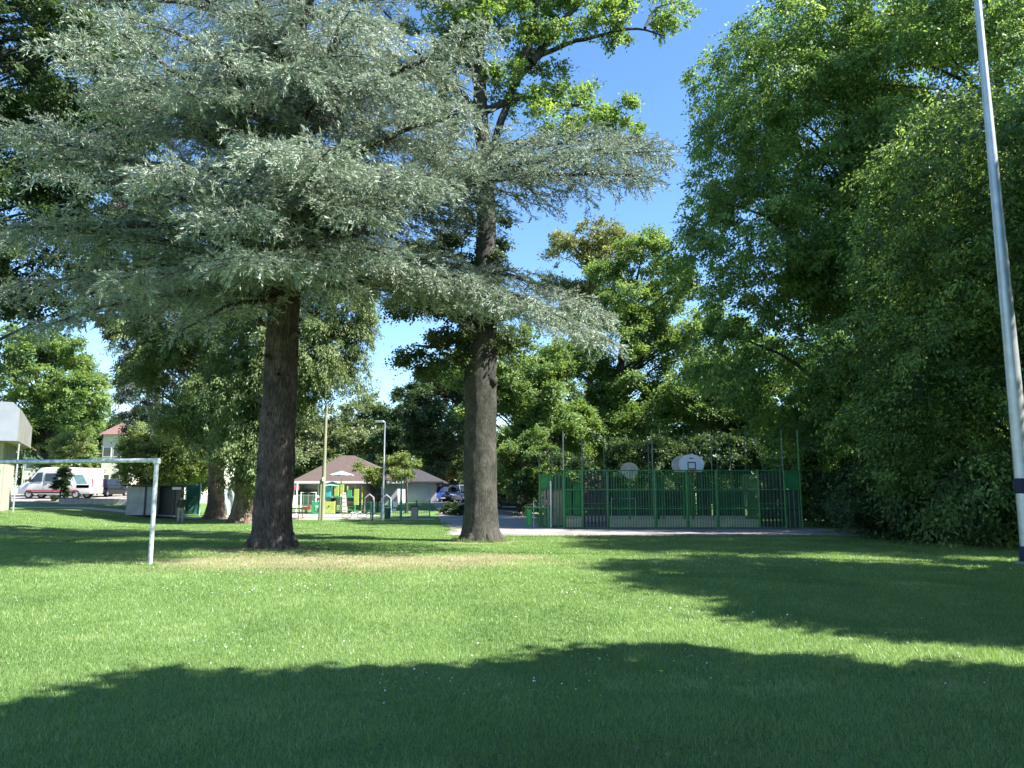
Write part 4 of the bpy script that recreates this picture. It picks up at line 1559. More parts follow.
# set-back chicane panels at either end
xa, xb = gx(540, 40.2), gx(563, 40.2)
for x in (xa, gx(551, 40.2), xb):
    post(x, 40.2, zf(475, 40.2), .05, 'cage')
for z in (zf(475, 40.2), zf(489.5, 40.2), .08):
    rail((xa, 40.2), (xb, 40.2), z)
panel((xa + .03, 40.24), (gx(550, 40.2), 40.24), zf(489, 40.2), zf(476, 40.2), 'cage_panel', 'solid_panel')
bars((gx(552, 40.2), 40.2), (xb, 40.2), zf(489, 40.2), zf(475, 40.2), .16, .02, 'cage_dark', 'slat_panel', .09)
bars((xa, 40.24), (xb, 40.24), .06, zf(490, 40.2), .155, .02, 'slat_wood', 'slat_panel', .115)
MB().tube([loc(gx(551, 39.9), 39.9, .0), loc(gx(551, 39.9), 39.9, zf(481, 39.9))], .045, 8).build('white_post', M['white'], ct, True)
xa, xb = gx(787.5, 38.9), gx(802, 38.9)
for x in (xb,):
    post(x, 38.9, zf(430, 38.9), .05, 'cage')
panel((xa + .03, 38.95), (xb - .05, 38.95), .06, zf(490, 38.9), 'cage_deep', 'solid_panel')
panel((xa + .03, 38.95), (xb - .05, 38.95), zf(489, 38.9), zf(471, 38.9), 'cage_panel', 'solid_panel')
bars((xa, 38.88), (xb, 38.88), .06, zf(489.5, 38.9), .2, .02, 'slat_wood', 'slat_panel', .04)
for z in (zf(489.5, 38.9), zf(508, 38.9), zf(470.5, 38.9)):
    rail((xa, 38.85), (xb, 38.85), z)
# back and side fences
XR2 = XR + .6
for x in np.linspace(XL, XR2, 8):
    post(x, YB, ZT, .05)
for z in (ZT, ZM, ZL, .06):
    rail((XL, YB), (XR2, YB), z)
bars((XL, YB), (XR2, YB), .06, ZT, .12, .012, 'cage')
for k in range(12):
    xa_ = XL + (XR2 - XL) * k / 12
    panel((xa_ + .02, YB + .14), (xa_ + (XR2 - XL) / 12 - .02, YB + .14), .06, 1.95 if k % 3 else 2.75, 'cage_dark' if k % 2 else 'cage_deep', 'back_panel')
for (pa, pb, z0, z1, mt) in [(566, 572, .5, 2.0, 'cage_bright'), (574, 582, .5, 2.3, 'cage_bright'), (724, 731, .5, 1.9, 'cage_deep'), (733, 741, .5, 2.0, 'cage_deep'),
                           (749, 757, .4, 1.9, 'cage_panel')]:
    panel((gx(pa, YB), YB + .08), (gx(pb, YB), YB + .08), z0, z1, mt, 'solid_panel')
panel((XL, YB - .12), (gx(655, YB), YB - .12), .05, .42, 'board', 'kick_board')
panel((gx(660, YB), YB - .12), (XR2, YB - .12), .05, .42, 'board', 'kick_board')
for x in (XL, XR2):
    for y in np.linspace(YF + 2.2, YB - 2.2, 3):
        post(x, float(y), ZT, .05)
    y0_ = YF + 1.8 if x == XL else YF + .6
    for z in (ZT, ZM, ZL, .06):
        rail((x, y0_), (x, YB), z)
    bars((x, y0_), (x, YB), .06, ZT, .12, .012, 'cage')
# inner goal frame and bench-high rails seen between the bars
b = MB()
gxa, gxb = gx(612, 46.5), gx(636, 46.5)
b.tube([loc(gxa, 46.6, 0), loc(gxa, 46.6, 1.45), loc(gxb, 46.6, 1.45), loc(gxb, 46.6, 0)], .04, 8)
b.build('inner_goal', M['galv'], ct, True)
b = MB()
gxa, gxb = gx(664, 44), gx(684, 44)
b.tube([loc(gxa, 44, 0), loc(gxa, 44, .95), loc(gxb, 44, 1.4), loc(gxb, 44, 0)], .03, 8)
b.build('inner_rail', M['cage_dark'], ct, True)
# tall net posts
for (px, top, Y) in [(564, 432, YF + .15), (583, 440, YF + .15), (605, 446, YB + .1), (650, 443, YB + .1), (654, 429.5, YF + .15), (703, 445, YB + .1), (713.8, 432, YF + .15),
                     (719.5, 445, YB + .1), (733, 447, YB + .1), (748, 440, YB - 1.5), (765, 444, YB + .1), (785.5, 430, YF + .15), (539.5, 446, YB + .1), (552, 450, YB + .1)]:
    x = gx(px, Y)
    MB().tube([loc(x, Y, 0), loc(x, Y, zf(top, Y))], [.036, .026], 8).build('net_post', M['galv' if px == 564 else 'net_post'], ct, True)
# light ball-stop net above the bars: real thin cords
b = MB()
y = YF + .15
for (xa, xb) in [(gx(713.8, y), gx(785.5, y))]:
    for z in np.arange(ZT + .25, zf(432, y), .45):
        b.tube([loc(xa, y, z), loc(xb, y, z)], .006, 3, False)
    for x in np.arange(xa, xb, .45):
        b.tube([loc(x, y, ZT), loc(x, y, zf(433, y))], .006, 3, False)
b.build('ball_stop_net', M['fence_green'], ct)


def backboard(px, py, Y, wpx, hpx, label, facing_us, shape):
    c = at(px, py, Y)
    s_ = Y / F * 1.0
    wd, ht = wpx * s_, hpx * s_
    root = thing('basketball_hoop', (c.x, Y, 0), label, 'hoop')
    if shape == 'fan':     # flat bottom, rounded top
        pts = [(-wd * .40, -ht * .5), (wd * .40, -ht * .5), (wd * .5, -ht * .18)]
        pts += [(wd * .5 * math.cos(a), -ht * .02 + ht * .52 * math.sin(a)) for a in np.linspace(.05, PI - .05, 16)]
        pts += [(-wd * .5, -ht * .18)]
    else:                   # round with a pointed foot
        pts = [(wd * .5 * math.cos(a), ht * .06 + ht * .44 * math.sin(a)) for a in np.linspace(-.55, PI + .55, 18)]
        pts += [(-wd * .10, -ht * .5), (wd * .10, -ht * .5)]
    b = MB()
    b.extrude(pts, 'y', -.02, .02)
    o = b.build('backboard', M['backboard' if facing_us else 'board_back'], root, bevel=.006, loc=(0, 0, c.z))
    if facing_us:
        q = MB()
        sw, sh, z0 = wd * .29, ht * .36, -ht * .14
        for (cx_, cz_, w__, h__) in [(0, z0 + sh / 2, sw, .045), (0, z0 - sh / 2, sw, .045), (-sw / 2, z0, .045, sh), (sw / 2, z0, .045, sh)]:
            q.box((cx_, -.026, cz_), (w__ + (.045 if w__ > .1 else 0), .008, h__))
        q.build('target_square', M['black'], o)
        q = MB()
        for k, (dx, w__) in enumerate([(-.09, .05), (-.02, .07), (.07, .06)]):
            q.box((dx, -.026, ht * .27 + .012 * (k % 2)), (w__, .006, .055))
        q.build('maker_mark', M['black'], o)
        q = MB()
        ring = [(.225 * math.cos(a), -.30 + .225 * math.sin(a), 0) for a in np.linspace(0, 2 * PI, 21)]
        q.tube(ring, .016, 6, False)
        q.box((0, -.05, -.02), (.26, .06, .10))
        q.build('hoop_rim', M['rim'], root, loc=(0, 0, c.z - ht * .40))
        q = MB()
        for k in range(10):
            a = k * PI / 5
            q.tube([(.22 * math.cos(a), -.30 + .22 * math.sin(a), 0), (.13 * math.cos(a + .3), -.30 + .13 * math.sin(a + .3), -.4)], .006, 3, False)
        q.build('hoop_net', M['rim'], root, loc=(0, 0, c.z - ht * .40))
    else:
        q = MB()
        q.box((0, -.05, 0), (.07, .05, ht * .6))
        q.tube([(-wd * .3, -.04, -ht * .2), (0, -.10, 0), (wd * .3, -.04, -ht * .2)], .02, 5)
        q.build('bracket', M['galv'], root, loc=(0, 0, c.z))
    q = MB()
    sg = 1 if facing_us else -1
    q.tube([(0, .12, 0), (0, .12, c.z - ht * .3)], .055, 8)
    q.tube([(0, .12, c.z - ht * .3), (0, .02, c.z - ht * .1)], .035, 6)
    q.build('hoop_post', M['cage'], root, True)
    return root


backboard(691.5, 463.2, YF + .45, 25, 17.5, 'white fan-shaped basketball board with black square facing the lawn', True, 'fan')
backboard(683.5, 463.6, YF + 1.0, 24, 17, 'beige-backed basketball board peeking out left behind the white one', False, 'fan')
backboard(629.4, 470.5, YF + 2.6, 18, 16, 'round sun-dappled basketball board with pointed foot above the dark slats', False, 'round')

# green barrier with bicycle hoops at the court entrance
bp = ground(526, 40.8)
ba = thing('green_barrier', bp, 'low light-green barrier panel left of the court entrance', 'barrier')
bw = gx(549, 39.6) - bp.x
b = MB()
b.tube([(0, 0, 0), (0, 0, 1.0), (bw, -1.1, 1.0), (bw, -1.1, 0)], .03, 8)
b.build('frame', M['cage_bright'], ba, True)
MB().box((.18, -.08, .5), (.34, .03, .8), math.atan2(-1.1, bw)).build('bright_panel', M['cage_bright'], ba)
b = MB()
for i in range(16):
    t = .22 + .74 * i / 15
    b.tube([(bw * t, -1.1 * t, .08), (bw * t, -1.1 * t, .98)], .010, 5, False)
b.build('bars', M['cage_panel'], ba)
b = MB()
for (xa, xb, z) in [(.40, .72, 1.27), (.82, 1.15, 1.18)]:
    b.tube([(xa, -.3, 0), (xa, -.3, z), (xb, -.4, z), (xb, -.4, 0)], .024, 8)
b.build('white_hoops', M['white'], ba, True)

# ================================================================== LEFT CLUBHOUSE
B0 = at(17, 441, 44.0)
bz = H(B0.x, 44) - .1
bd = Vector((-.45, .89, 0)).normalized()       # along the right-hand side, going away
fd = Vector((-.89, -.45, 0)).normalized()      # along the front, going left
rzb = math.atan2(-fd.y, -fd.x)                  # local +x = towards the right corner
bl = thing('clubhouse', (B0.x, B0.y, bz), 'cream clubhouse with overhanging blue-grey clad eaves at left edge', 'building', rzb)
# local: x<0 runs left along front, +y runs away along side
zs = at(17, 441, 44).z - bz
zt = at(17, 409, 44).z - bz
zp = at(14, 402.5, 44).z - bz
b = MB()
b.extrude([(0, zs), (0, zt), (-.35, zp), (-9.0, zp + .15), (-9.0, zs)], 'y', 0, .12)
b.build('fascia_front', M['fascia'], bl)
# sloping corrugated side
b = MB()
n = 20
Ls = 7.0
vs, fs = [], []
for i in range(n * 2 + 1):
    y = .121 + (Ls - .121) * i / (n * 2)
    off = .07 if i % 2 else 0
    ztop = zt - .55 * y / Ls
    vs += [(off + .001, y, zs), (off + .001, y, ztop)]
for i in range(n * 2):
    fs.append((2 * i, 2 * i + 2, 2 * i + 3, 2 * i + 1))
b.add(vs, fs)
b.build('fascia_side', M['corrugated'], bl)
b = MB()
b.add([(0, .12, zt), (0, Ls, zt - .55), (-9, Ls, zt + .6), (-9, .12, zp + .15), (-.35, .12, zp)], [(0, 1, 2, 3, 4)])
b.build('roof', M['fascia'], bl)
b = MB()
b.add([(0, .0, zs - .01), (0, Ls, zs - .01), (-1.1, Ls, zs - .35), (-9, .9, zs - .35), (-9, 0, zs - .01)], [(0, 1, 2, 3, 4)])
b.box((-4.6, Ls / 2, zs + .05), (8.7, Ls - .4, .08))
b.build('soffit', M['soffit'], bl)
b = MB()
b.box((-4.95, Ls / 2 + .2, zs / 2), (8.5, Ls - 1.2, zs - .04))
b.build('wall', M['cream'], bl)
for (x, wd, z0, z1, mt, nm) in [(-2.3, 1.0, .1, 2.2, 'glass', 'door'), (-4.6, 1.6, 1.0, 2.3, 'glass', 'window')]:
    f_ = MB().box((x, .77, (z0 + z1) / 2), (wd + .16, .06, z1 - z0 + .16)).build(nm, M['white'], bl)
    MB().box((x, .735, (z0 + z1) / 2), (wd, .02, z1 - z0)).build('pane', M[mt], f_)
MB().tube([(.02, .95, .1), (.02, .95, zs - .1)], .045, 8).build('downpipe', M['galv'], bl, True)
b = MB()
b.extrude([(.42 * math.cos(a), .36 * math.sin(a)) for a in np.linspace(0, 2 * PI, 20, endpoint=False)], 'y', -.02, .02)
b.build('green_roundel', M['pgreen'], bl, loc=(-1.15, .775, zs * .58))

# ================================================================== FAR HOUSES
def house(px0, px1, Y, py_eave, py_ridge, wall, roof, label, chim=None, depth=8, name='house', win=3):
    x0, x1 = gx(px0, Y), gx(px1, Y)
    cx_ = (x0 + x1) / 2
    wd = x1 - x0
    z0 = H(cx_, Y) - .2
    ze = at(512, py_eave, Y).z - z0
    zr = at(512, py_ridge, Y + depth / 2).z - z0
    h_ = thing(name, (cx_, Y, z0), label, 'house')
    MB().box((0, depth / 2, ze / 2), (wd, depth, ze)).build('wall', M[wall], h_)
    o = .45
    b = MB()
    i_ = wd * .22
    b.add([(-wd / 2 - o, -o, ze), (wd / 2 + o, -o, ze), (wd / 2 + o, depth + o, ze), (-wd / 2 - o, depth + o, ze), (-wd / 2 + i_, depth / 2, zr), (wd / 2 - i_, depth / 2, zr)],
          [(0, 1, 5, 4), (1, 2, 5), (2, 3, 4, 5), (3, 0, 4), (3, 2, 1, 0)])
    rf = b.build('roof', M[roof], h_)
    if chim:
        c0, c1, ct_ = chim
        xa, xb = gx(c0, Y) - cx_, gx(c1, Y) - cx_
        zt_ = at(512, ct_, Y).z - z0
        MB().box(((xa + xb) / 2, depth * .42, (zr + zt_) / 2 - .4), (xb - xa, .9, zt_ - zr + 1.6)).build('chimney', M['brick'], rf)
    for k in range(win):
        x = -wd / 2 + wd * (k + .5) / win
        for z in ([ze * .72, ze * .28] if ze > 4 else [ze * .55]):
            f_ = MB().box((x, -.01, z), (1.1, .08, 1.3)).build('window', M['white'], h_)
            MB().box((x, -.055, z), (.92, .02, 1.12)).build('pane', M['glass'], f_)
    return h_


house(97, 128, 98, 434.5, 420.5, 'house_wall', 'roof_red', 'far two-storey house with red tiled roof and brick chimney', (112, 122, 408.5), 8)
house(18, 62, 96, 451, 440, 'house_wall', 'roof_red', 'low pale house half hidden behind the chestnut and van', None, 7)

# playground building: hip roof and lower slate-blue wing
Yb = 68.0
x0, x1 = gx(289, Yb), gx(402, Yb)
z0 = H(-15, Yb) - .1
hb = thing('playground_building', ((x0 + x1) / 2, Yb, z0), 'low grey building with rust tiled hip roof behind the playground', 'building')
wd = x1 - x0
ze = at(512, 481.5, Yb).z - z0
zr = at(512, 455.5, Yb + 5).z - z0
MB().box((0, 5, ze / 2), (wd - 1.0, 9.2, ze)).build('wall', M['grey_wall'], hb)
ax = gx(343, Yb + 5) - (x0 + x1) / 2
b = MB()
b.add([(-wd / 2, -.1, ze), (wd / 2, -.1, ze), (wd / 2, 10.1, ze), (-wd / 2, 10.1, ze), (ax - .3, 5, zr), (ax + .9, 5, zr)],
      [(0, 1, 5, 4), (1, 2, 5), (2, 3, 4, 5), (3, 0, 4), (3, 2, 1, 0)])
b.build('roof', M['roof_rust'], hb)
b = MB()
b.box((0, -.14, ze - .07), (wd + .1, .08, .2))
b.build('gutter', M['white'], hb)
for (xx, w__, za, zb) in [(-3.6, 2.0, 1.0, 1.9), (-1.0, 1.5, .9, 2.0), (1.4, 3.2, .4, 2.2)]:
    f_ = MB().box((xx, .37, (za + zb) / 2), (w__ + .2, .1, zb - za + .2)).build('window', M['white'], hb)
    MB().box((xx, .31, (za + zb) / 2), (w__, .03, zb - za)).build('pane', M['glass'], f_)
Yw = 73.5
x0, x1 = gx(392, Yw), gx(441, Yw)
z0 = H(-10, Yw) - .1
wg = thing('slate_annexe', ((x0 + x1) / 2, Yw, z0), 'slate-blue annexe with a low dark roof beside the blue car', 'building')
wd = x1 - x0
ze = at(512, 483, Yw).z - z0
zr = at(512, 469, Yw + 3).z - z0
MB().box((-.2, 3.5, ze / 2), (wd - .9, 6.6, ze)).build('wall', M['blue_wall'], wg)
MB().box((wd / 2 - .75, .15, ze / 2), (.5, .14, ze - .02)).build('corner_pillar', M['grey_wall'], wg)
b = MB()
b.add([(-wd / 2, -.3, ze), (wd / 2 + .2, -.3, ze), (wd / 2 + .2, 7.2, ze), (-wd / 2, 7.2, ze), (-wd / 2 + .1, 3.4, zr + .2), (wd / 2 - 2.6, 3.4, zr),
       (-wd / 2, -.3, ze + .14), (wd / 2 + .2, -.3, ze + .14), (wd / 2 + .2, 7.2, ze + .14), (-wd / 2, 7.2, ze + .14)],
      [(3, 2, 1, 0), (0, 1, 7, 6), (1, 2, 8, 7), (2, 3, 9, 8), (3, 0, 6, 9), (6, 7, 5, 4), (7, 8, 5), (8, 9, 4, 5), (9, 6, 4)])
b.build('roof', M['roof_dark'], wg)

# ================================================================== SHED, TARPAULIN, KERB, GREEN SCREEN
sp = ground(125, 50)
sh = thing('storage_shed', sp, 'flat-roofed grey storage shed under the bushy tree', 'shed')
sw = gx(178, 50) - sp.x
zt = at(512, 486.5, 50).z - sp.z
MB().box((sw * .27, .9, zt / 2), (sw * .54, 1.8, zt)).build('wall', M['shed'], sh, bevel=.01)
MB().box((sw * .70, 1.2, zt / 2), (sw * .32, 1.2, zt)).build('dark_door', M['black'], sh)
MB().box((sw * .5, .8, zt + .06), (sw * 1.06, 2.3, .1)).build('roof', M['roof_dark'], sh)
for k in (.36, .55, .88):
    MB().box((sw * k, -.04, zt / 2), (.08, .07, zt)).build('post', M['cage_dark'], sh)
MB().box((sw * .95, -.08, zt - .12), (.55, .06, .16)).build('white_plate', M['white'], sh)
sp = ground(185, 53.5)
gsn = thing('green_screen', sp, 'translucent green corrugated screen behind the person', 'screen')
sw = gx(198.5, 53.5) - sp.x
zt = at(512, 484.5, 53.5).z - sp.z
vs, fs = [], []
for i in range(25):
    x = sw * i / 24
    y = .10 * (i % 2)
    vs += [(x, y, .1), (x, y, zt), ]
for i in range(24):
    fs.append((2 * i, 2 * i + 2, 2 * i + 3, 2 * i + 1))
MB().add(vs, fs).build('sheet', M['screen_green'], gsn)
for x in (-.03, sw + .03):
    MB().box((x, 0, zt / 2), (.06, .06, zt)).build('post', M['mint'], gsn)
sp = ground(222, 55)
tp = thing('tarpaulin_stall', sp, 'pale blue tarpaulin screen between two conifer trunks', 'tarpaulin')
sw = gx(236, 55) - sp.x
zt = at(512, 488, 55).z - sp.z
vs, fs = [], []
for i in range(9):
    for j in range(7):
        vs.append((sw * i / 8, .06 * math.sin(i * 1.3 + j * .9) + .03 * math.sin(j * 2.1), .08 + (zt - .08) * j / 6))
for i in range(8):
    for j in range(6):
        a = i * 7 + j
        fs.append((a, a + 7, a + 8, a + 1))
MB().add(vs, fs).build('sheet', M['tarp'], tp, True)
for x in (0, sw):
    MB().tube([(x, .1, 0), (x, .1, zt + .1)], .035, 8).build('post', M['galv'], tp)
sp = ground(58, 57)
kb = thing('low_wall', sp, 'low grey kerb wall along the grass before the van', 'wall')
sw = gx(126, 57) - sp.x
q = MB()
for i in range(10):
    q.box((sw * (i + .5) / 10, 0, .16 + H(sp.x + sw * (i + .5) / 10, 57) - sp.z), (sw / 10 - .02, .3, .5))
q.build('blocks', M['kerb'], kb, bevel=.015)
sp = ground(58, 60.5)
tree('dark_shrub', 'dark narrow columnar shrub standing in front of the white van', sp.x, 60.5,
     [(0, 0, .9, .42, .4, .9), (0, 0, 1.9, .38, .36, .9)], 260, 60, .11, 'dark_leaf', 91, r0=.06, spread=.24, cat='shrub', limbs=False, zmin=.05)


# ================================================================== VEHICLES
def wheel(root, x, y, r, w__=.2):
    o = MB()
    prof = [(-w__ / 2, r * .62), (-w__ / 2, r * .93), (-w__ * .3, r), (w__ * .3, r), (w__ / 2, r * .93), (w__ / 2, r * .62)]
    n = 20
    vs, fs = [], []
    for k in range(n):
        a = 2 * PI * k / n
        for (yy, rr) in prof:
            vs.append((rr * math.cos(a), yy, rr * math.sin(a)))
    m_ = len(prof)
    for k in range(n):
        for j in range(m_ - 1):
            fs.append((k * m_ + j, k * m_ + j + 1, ((k + 1) % n) * m_ + j + 1, ((k + 1) % n) * m_ + j))
    o.add(vs, fs)
    t = o.build('wheel', M['tyre'], root, True, loc=(x, y, r))
    q = MB()
    q.tube([(0, -w__ * .42, 0), (0, w__ * .42, 0)], r * .63, 16)
    for k in range(5):
        a = 2 * PI * k / 5
        q.box((r * .35 * math.cos(a), -w__ * .46, r * .35 * math.sin(a)), (.07, .02, .07))
        q.box((r * .35 * math.cos(a), w__ * .46, r * .35 * math.sin(a)), (.07, .02, .07))
    q.build('rim', M['rimsilver'], t)


def loft(secs):
    """body from cross-sections (x, half width low, half width high, z0, zmid, z1)"""
    vs, fs = [], []
    for (x, w0, w1, z0, zm, z1) in secs:
        ring = [(-w0 * .92, z0), (w0 * .92, z0), (w0, z0 + .12), (w0, zm), (w1, z1 - .06), (w1 * .93, z1), (-w1 * .93, z1), (-w1, z1 - .06), (-w0, zm), (-w0, z0 + .12)]
        vs += [(x, y, z) for y, z in ring]
    m_ = 10
    for i in range(len(secs) - 1):
        for k in range(m_):
            fs.append((i * m_ + k, i * m_ + (k + 1) % m_, (i + 1) * m_ + (k + 1) % m_, (i + 1) * m_ + k))
    fs.append(tuple(range(m_ - 1, -1, -1)))
    fs.append(tuple(range((len(secs) - 1) * m_, len(secs) * m_)))
    return MB().add(vs, fs)


def hatchback(p_, rz_, mat, label, Ln=4.2, Hh=1.5, estate=False):
    """small car, nose at local +x"""
    r = thing('parked_car', p_, label, 'car', rz_)
    h = Ln / 2
    k = Hh / 1.5
    w__ = .88
    low = [(-h, w__ * .88, w__ * .86, .42, .70, .86), (-h + .08, w__ * .97, w__ * .93, .26, .72, .95), (-h * .55, w__, w__ * .96, .2, .74, .97), (0, w__, w__ * .97, .2, .74, .95),
           (h * .45, w__, w__ * .95, .2, .73, .93), (h * .8, w__ * .98, w__ * .88, .22, .66, .80), (h - .1, w__ * .9, w__ * .8, .26, .58, .70), (h, w__ * .78, w__ * .72, .34, .52, .60)]
    loft(low).build('body', M[mat], r, True)
    tail = -h + (.12 if estate else .22)
    cab = [(tail, w__ * .84, w__ * .74, .90, .96, 1.06), (tail + .28, w__ * .90, w__ * .72, .90, 1.0, 1.42 * k), (tail + .7, w__ * .92, w__ * .74, .90, 1.0, 1.49 * k), (h * .02, w__ * .92, w__ * .74, .90, 1.0, 1.5 * k),
           (h * .18, w__ * .92, w__ * .73, .90, 1.0, 1.44 * k), (h * .50, w__ * .88, w__ * .80, .88, .92, .96)]
    loft(cab).build('cabin_glass', M['car_glass'], r, True)
    q = MB()
    q.add([(tail + .40, -w__ * .70, 1.46 * k), (tail + .40, w__ * .70, 1.46 * k), (h * .16, w__ * .70, 1.47 * k), (h * .16, -w__ * .70, 1.47 * k),
           (tail + .40, -w__ * .66, 1.50 * k), (tail + .40, w__ * .66, 1.50 * k), (h * .10, w__ * .66, 1.515 * k), (h * .10, -w__ * .66, 1.515 * k)],
          [(0, 1, 5, 4), (1, 2, 6, 5), (2, 3, 7, 6), (3, 0, 4, 7), (4, 5, 6, 7), (3, 2, 1, 0)])
    for sg in (-1, 1):
        for (xa, xb) in [(h * .50, h * .17), (h * .0, h * .0), (tail + .75, tail + .70), (tail + .02, tail + .3)]:
            q.tube([(xa, sg * w__ * .90, .94), (xb, sg * w__ * .735, 1.47 * k)], .035, 5)
    q.build('roof', M[mat], r)
    for sg in (-1, 1):
        wheel(r, h * .62, sg * (w__ - .10), .31)
        wheel(r, -h * .60, sg * (w__ - .10), .31)
        MB().box((h - .14, sg * w__ * .62, .62), (.16, .36, .15), sg * -.35, .03).build('headlight', M['lamp_glass'], r)
        MB().box((-h + .05, sg * w__ * .70, .80), (.10, .24, .22), 0, .02).build('tail_light', M['tail'], r)
        MB().box((h * .36, sg * (w__ + .08), 1.0), (.12, .18, .12), 0, .03).build('mirror', M[mat], r)
    MB().box((h - .03, 0, .42), (.06, 1.0, .16)).build('grille', M['black'], r)
    MB().box((h + .004, 0, .40), (.02, .5, .11)).build('number_plate', M['white'], r)
    return r


Yc = 77
hatchback(ground(437, Yc), math.radians(-118), 'car_blue', 'blue hatchback parked with its nose to us at the annexe corner')
hatchback(ground(448, 78), math.radians(-100), 'car_dark', 'black car parked between the blue hatchback and the silver car')
hatchback(ground(463, 75.5), math.radians(-60), 'car_silver', 'silver estate car in sun just left of the oak trunk', 4.4, 1.65, True)
hatchback(ground(512, 64), math.radians(12), 'car_olive', 'dark olive car in tree shade just right of the oak trunk', 4.4, 1.5)
hatchback(ground(534, 63), math.radians(-75), 'car_silver', 'silver car partly hidden by the green barrier', 4.2, 1.5)
hatchback(ground(106, 69), math.radians(80), 'car_dark', 'dark car parked in shade behind the white van', 4.1, 1.5)


def van():
    Yv = 65.0
    xa, xb = gx(23.5, Yv, 490), gx(97, Yv, 490)
    Lv = xb - xa
    r = thing('white_van', ((xa + xb) / 2, Yv, H((xa + xb) / 2, Yv)), 'white delivery van with coloured stripes parked side-on at left', 'van', PI)
    h = Lv / 2      # nose at local +x (to the left in the photo)
    w__ = 1.0
    secs = [(-h, w__ * .95, w__ * .86, .45, 1.2, 2.38), (-h + .08, w__, w__ * .92, .38, 1.25, 2.50), (-h * .3, w__, w__ * .93, .34, 1.3, 2.56), (h * .25, w__, w__ * .93, .34, 1.3, 2.56),
            (h * .40, w__, w__ * .90, .34, 1.3, 2.50), (h * .47, w__, w__ * .86, .34, 1.28, 2.36), (h * .72, w__, w__ * .88, .34, 1.05, 1.46), (h * .80, w__ * .99, w__ * .88, .34, .95, 1.30), (h * .96, w__ * .93, w__ * .80, .36, .82, 1.08), (h, w__ * .82, w__ * .7, .42, .66, .85)]
    loft(secs).build('body', M['van_white'], r, True)
    for sg in (-1, 1):
        y = sg * (w__ * .965)
        q = MB()
        q.add([(h * .32, sg * 1.0, 1.38), (h * .64, sg * .975, 1.38), (h * .46, sg * .935, 2.10), (h * .32, sg * .958, 2.14)], [(0, 1, 2, 3)])
        o = q.build('side_window', M['car_glass'], r)
        o.modifiers.new('solid', 'SOLIDIFY').thickness = .05
        q = MB()
        q.add([(-h * .12, sg * 1.0, 1.40), (h * .24, sg * 1.0, 1.40), (h * .24, sg * .962, 2.06), (-h * .12, sg * .962, 2.06)], [(0, 1, 2, 3)])
        o = q.build('side_window', M['car_glass'], r)
        o.modifiers.new('solid', 'SOLIDIFY').thickness = .05
        MB().box((h * .06, sg * (w__ + .004), .66), (h * 1.35, .012, .10)).build('red_stripe', M['red'], r)
        MB().box((-h * .78, sg * (w__ - .006), .98), (h * .34, .012, .26)).build('red_stripe', M['red'], r)
        q = MB()
        q.add([(-h * .90, sg * 1.004, 1.2), (-h * .62, sg * 1.006, 1.2), (-h * .50, sg * .974, 1.95), (-h * .76, sg * .974, 1.95)], [(0, 1, 2, 3)])
        o = q.build('teal_stripe', M['van_teal'], r)
        o.modifiers.new('solid', 'SOLIDIFY').thickness = .03
        MB().box((h * .04, sg * (w__ + .006), .50), (h * 1.3, .03, .12)).build('side_trim', M['black'], r, bevel=.01)
        for xx in (h * .28, -h * .16):
            MB().box((xx, sg * (w__ + .003), 1.05), (.022, .008, 1.1)).build('door_gap', M['black'], r)
        MB().box((h * .22, sg * (w__ + .01), 1.18), (.22, .03, .05)).build('door_handle', M['black'], r)
        wheel(r, h * .66, sg * (w__ - .12), .36, .24)
        wheel(r, -h * .60, sg * (w__ - .12), .36, .24)
        MB().box((h * .93, sg * w__ * .70, .92), (.28, .32, .22), sg * -.4, .04).build('headlight', M['lamp_glass'], r)
        MB().box((h * .62, sg * (w__ + .14), 1.5), (.14, .22, .30), 0, .03).build('mirror', M['black'], r)
        MB().box((-h - .01, sg * w__ * .84, 1.3), (.05, .14, .7)).build('tail_light', M['tail'], r)
    q = MB()
    q.add([(h * .735, -w__ * .78, 1.46), (h * .735, w__ * .78, 1.46), (h * .485, w__ * .72, 2.34), (h * .485, -w__ * .72, 2.34)], [(0, 1, 2, 3)])
    o = q.build('windscreen', M['car_glass'], r)
    o.modifiers.new('solid', 'SOLIDIFY').thickness = .05
    MB().box((h - .01, 0, .56), (.12, 1.5, .26), 0, .04).build('bumper', M['black'], r)


van()


# ================================================================== PERSON
def skin_body(name, nodes, edges, mat, parent, sub=2):
    me = bpy.data.meshes.new(name)
    me.from_pydata([n_[0] for n_ in nodes], edges, [])
    o = bpy.data.objects.new(name, me)
    COL.objects.link(o)
    md = o.modifiers.new('skin', 'SKIN')
    md.use_smooth_shade = True
    for v_, n_ in zip(me.skin_vertices[0].data, nodes):
        v_.radius = n_[1] if isinstance(n_[1], tuple) else (n_[1], n_[1])
    me.skin_vertices[0].data[0].use_root = True
    s_ = o.modifiers.new('sub', 'SUBSURF')
    s_.levels = s_.render_levels = sub
    me.materials.append(mat)
    dg = bpy.context.evaluated_depsgraph_get()
    ev = o.evaluated_get(dg)
    m2 = bpy.data.meshes.new_from_object(ev)
    m2.name = name
    bpy.data.objects.remove(o)
    if not m2.materials:
        m2.materials.append(mat)
    r = bpy.data.objects.new(name, m2)
    COL.objects.link(r)
    r.parent = parent
    return r


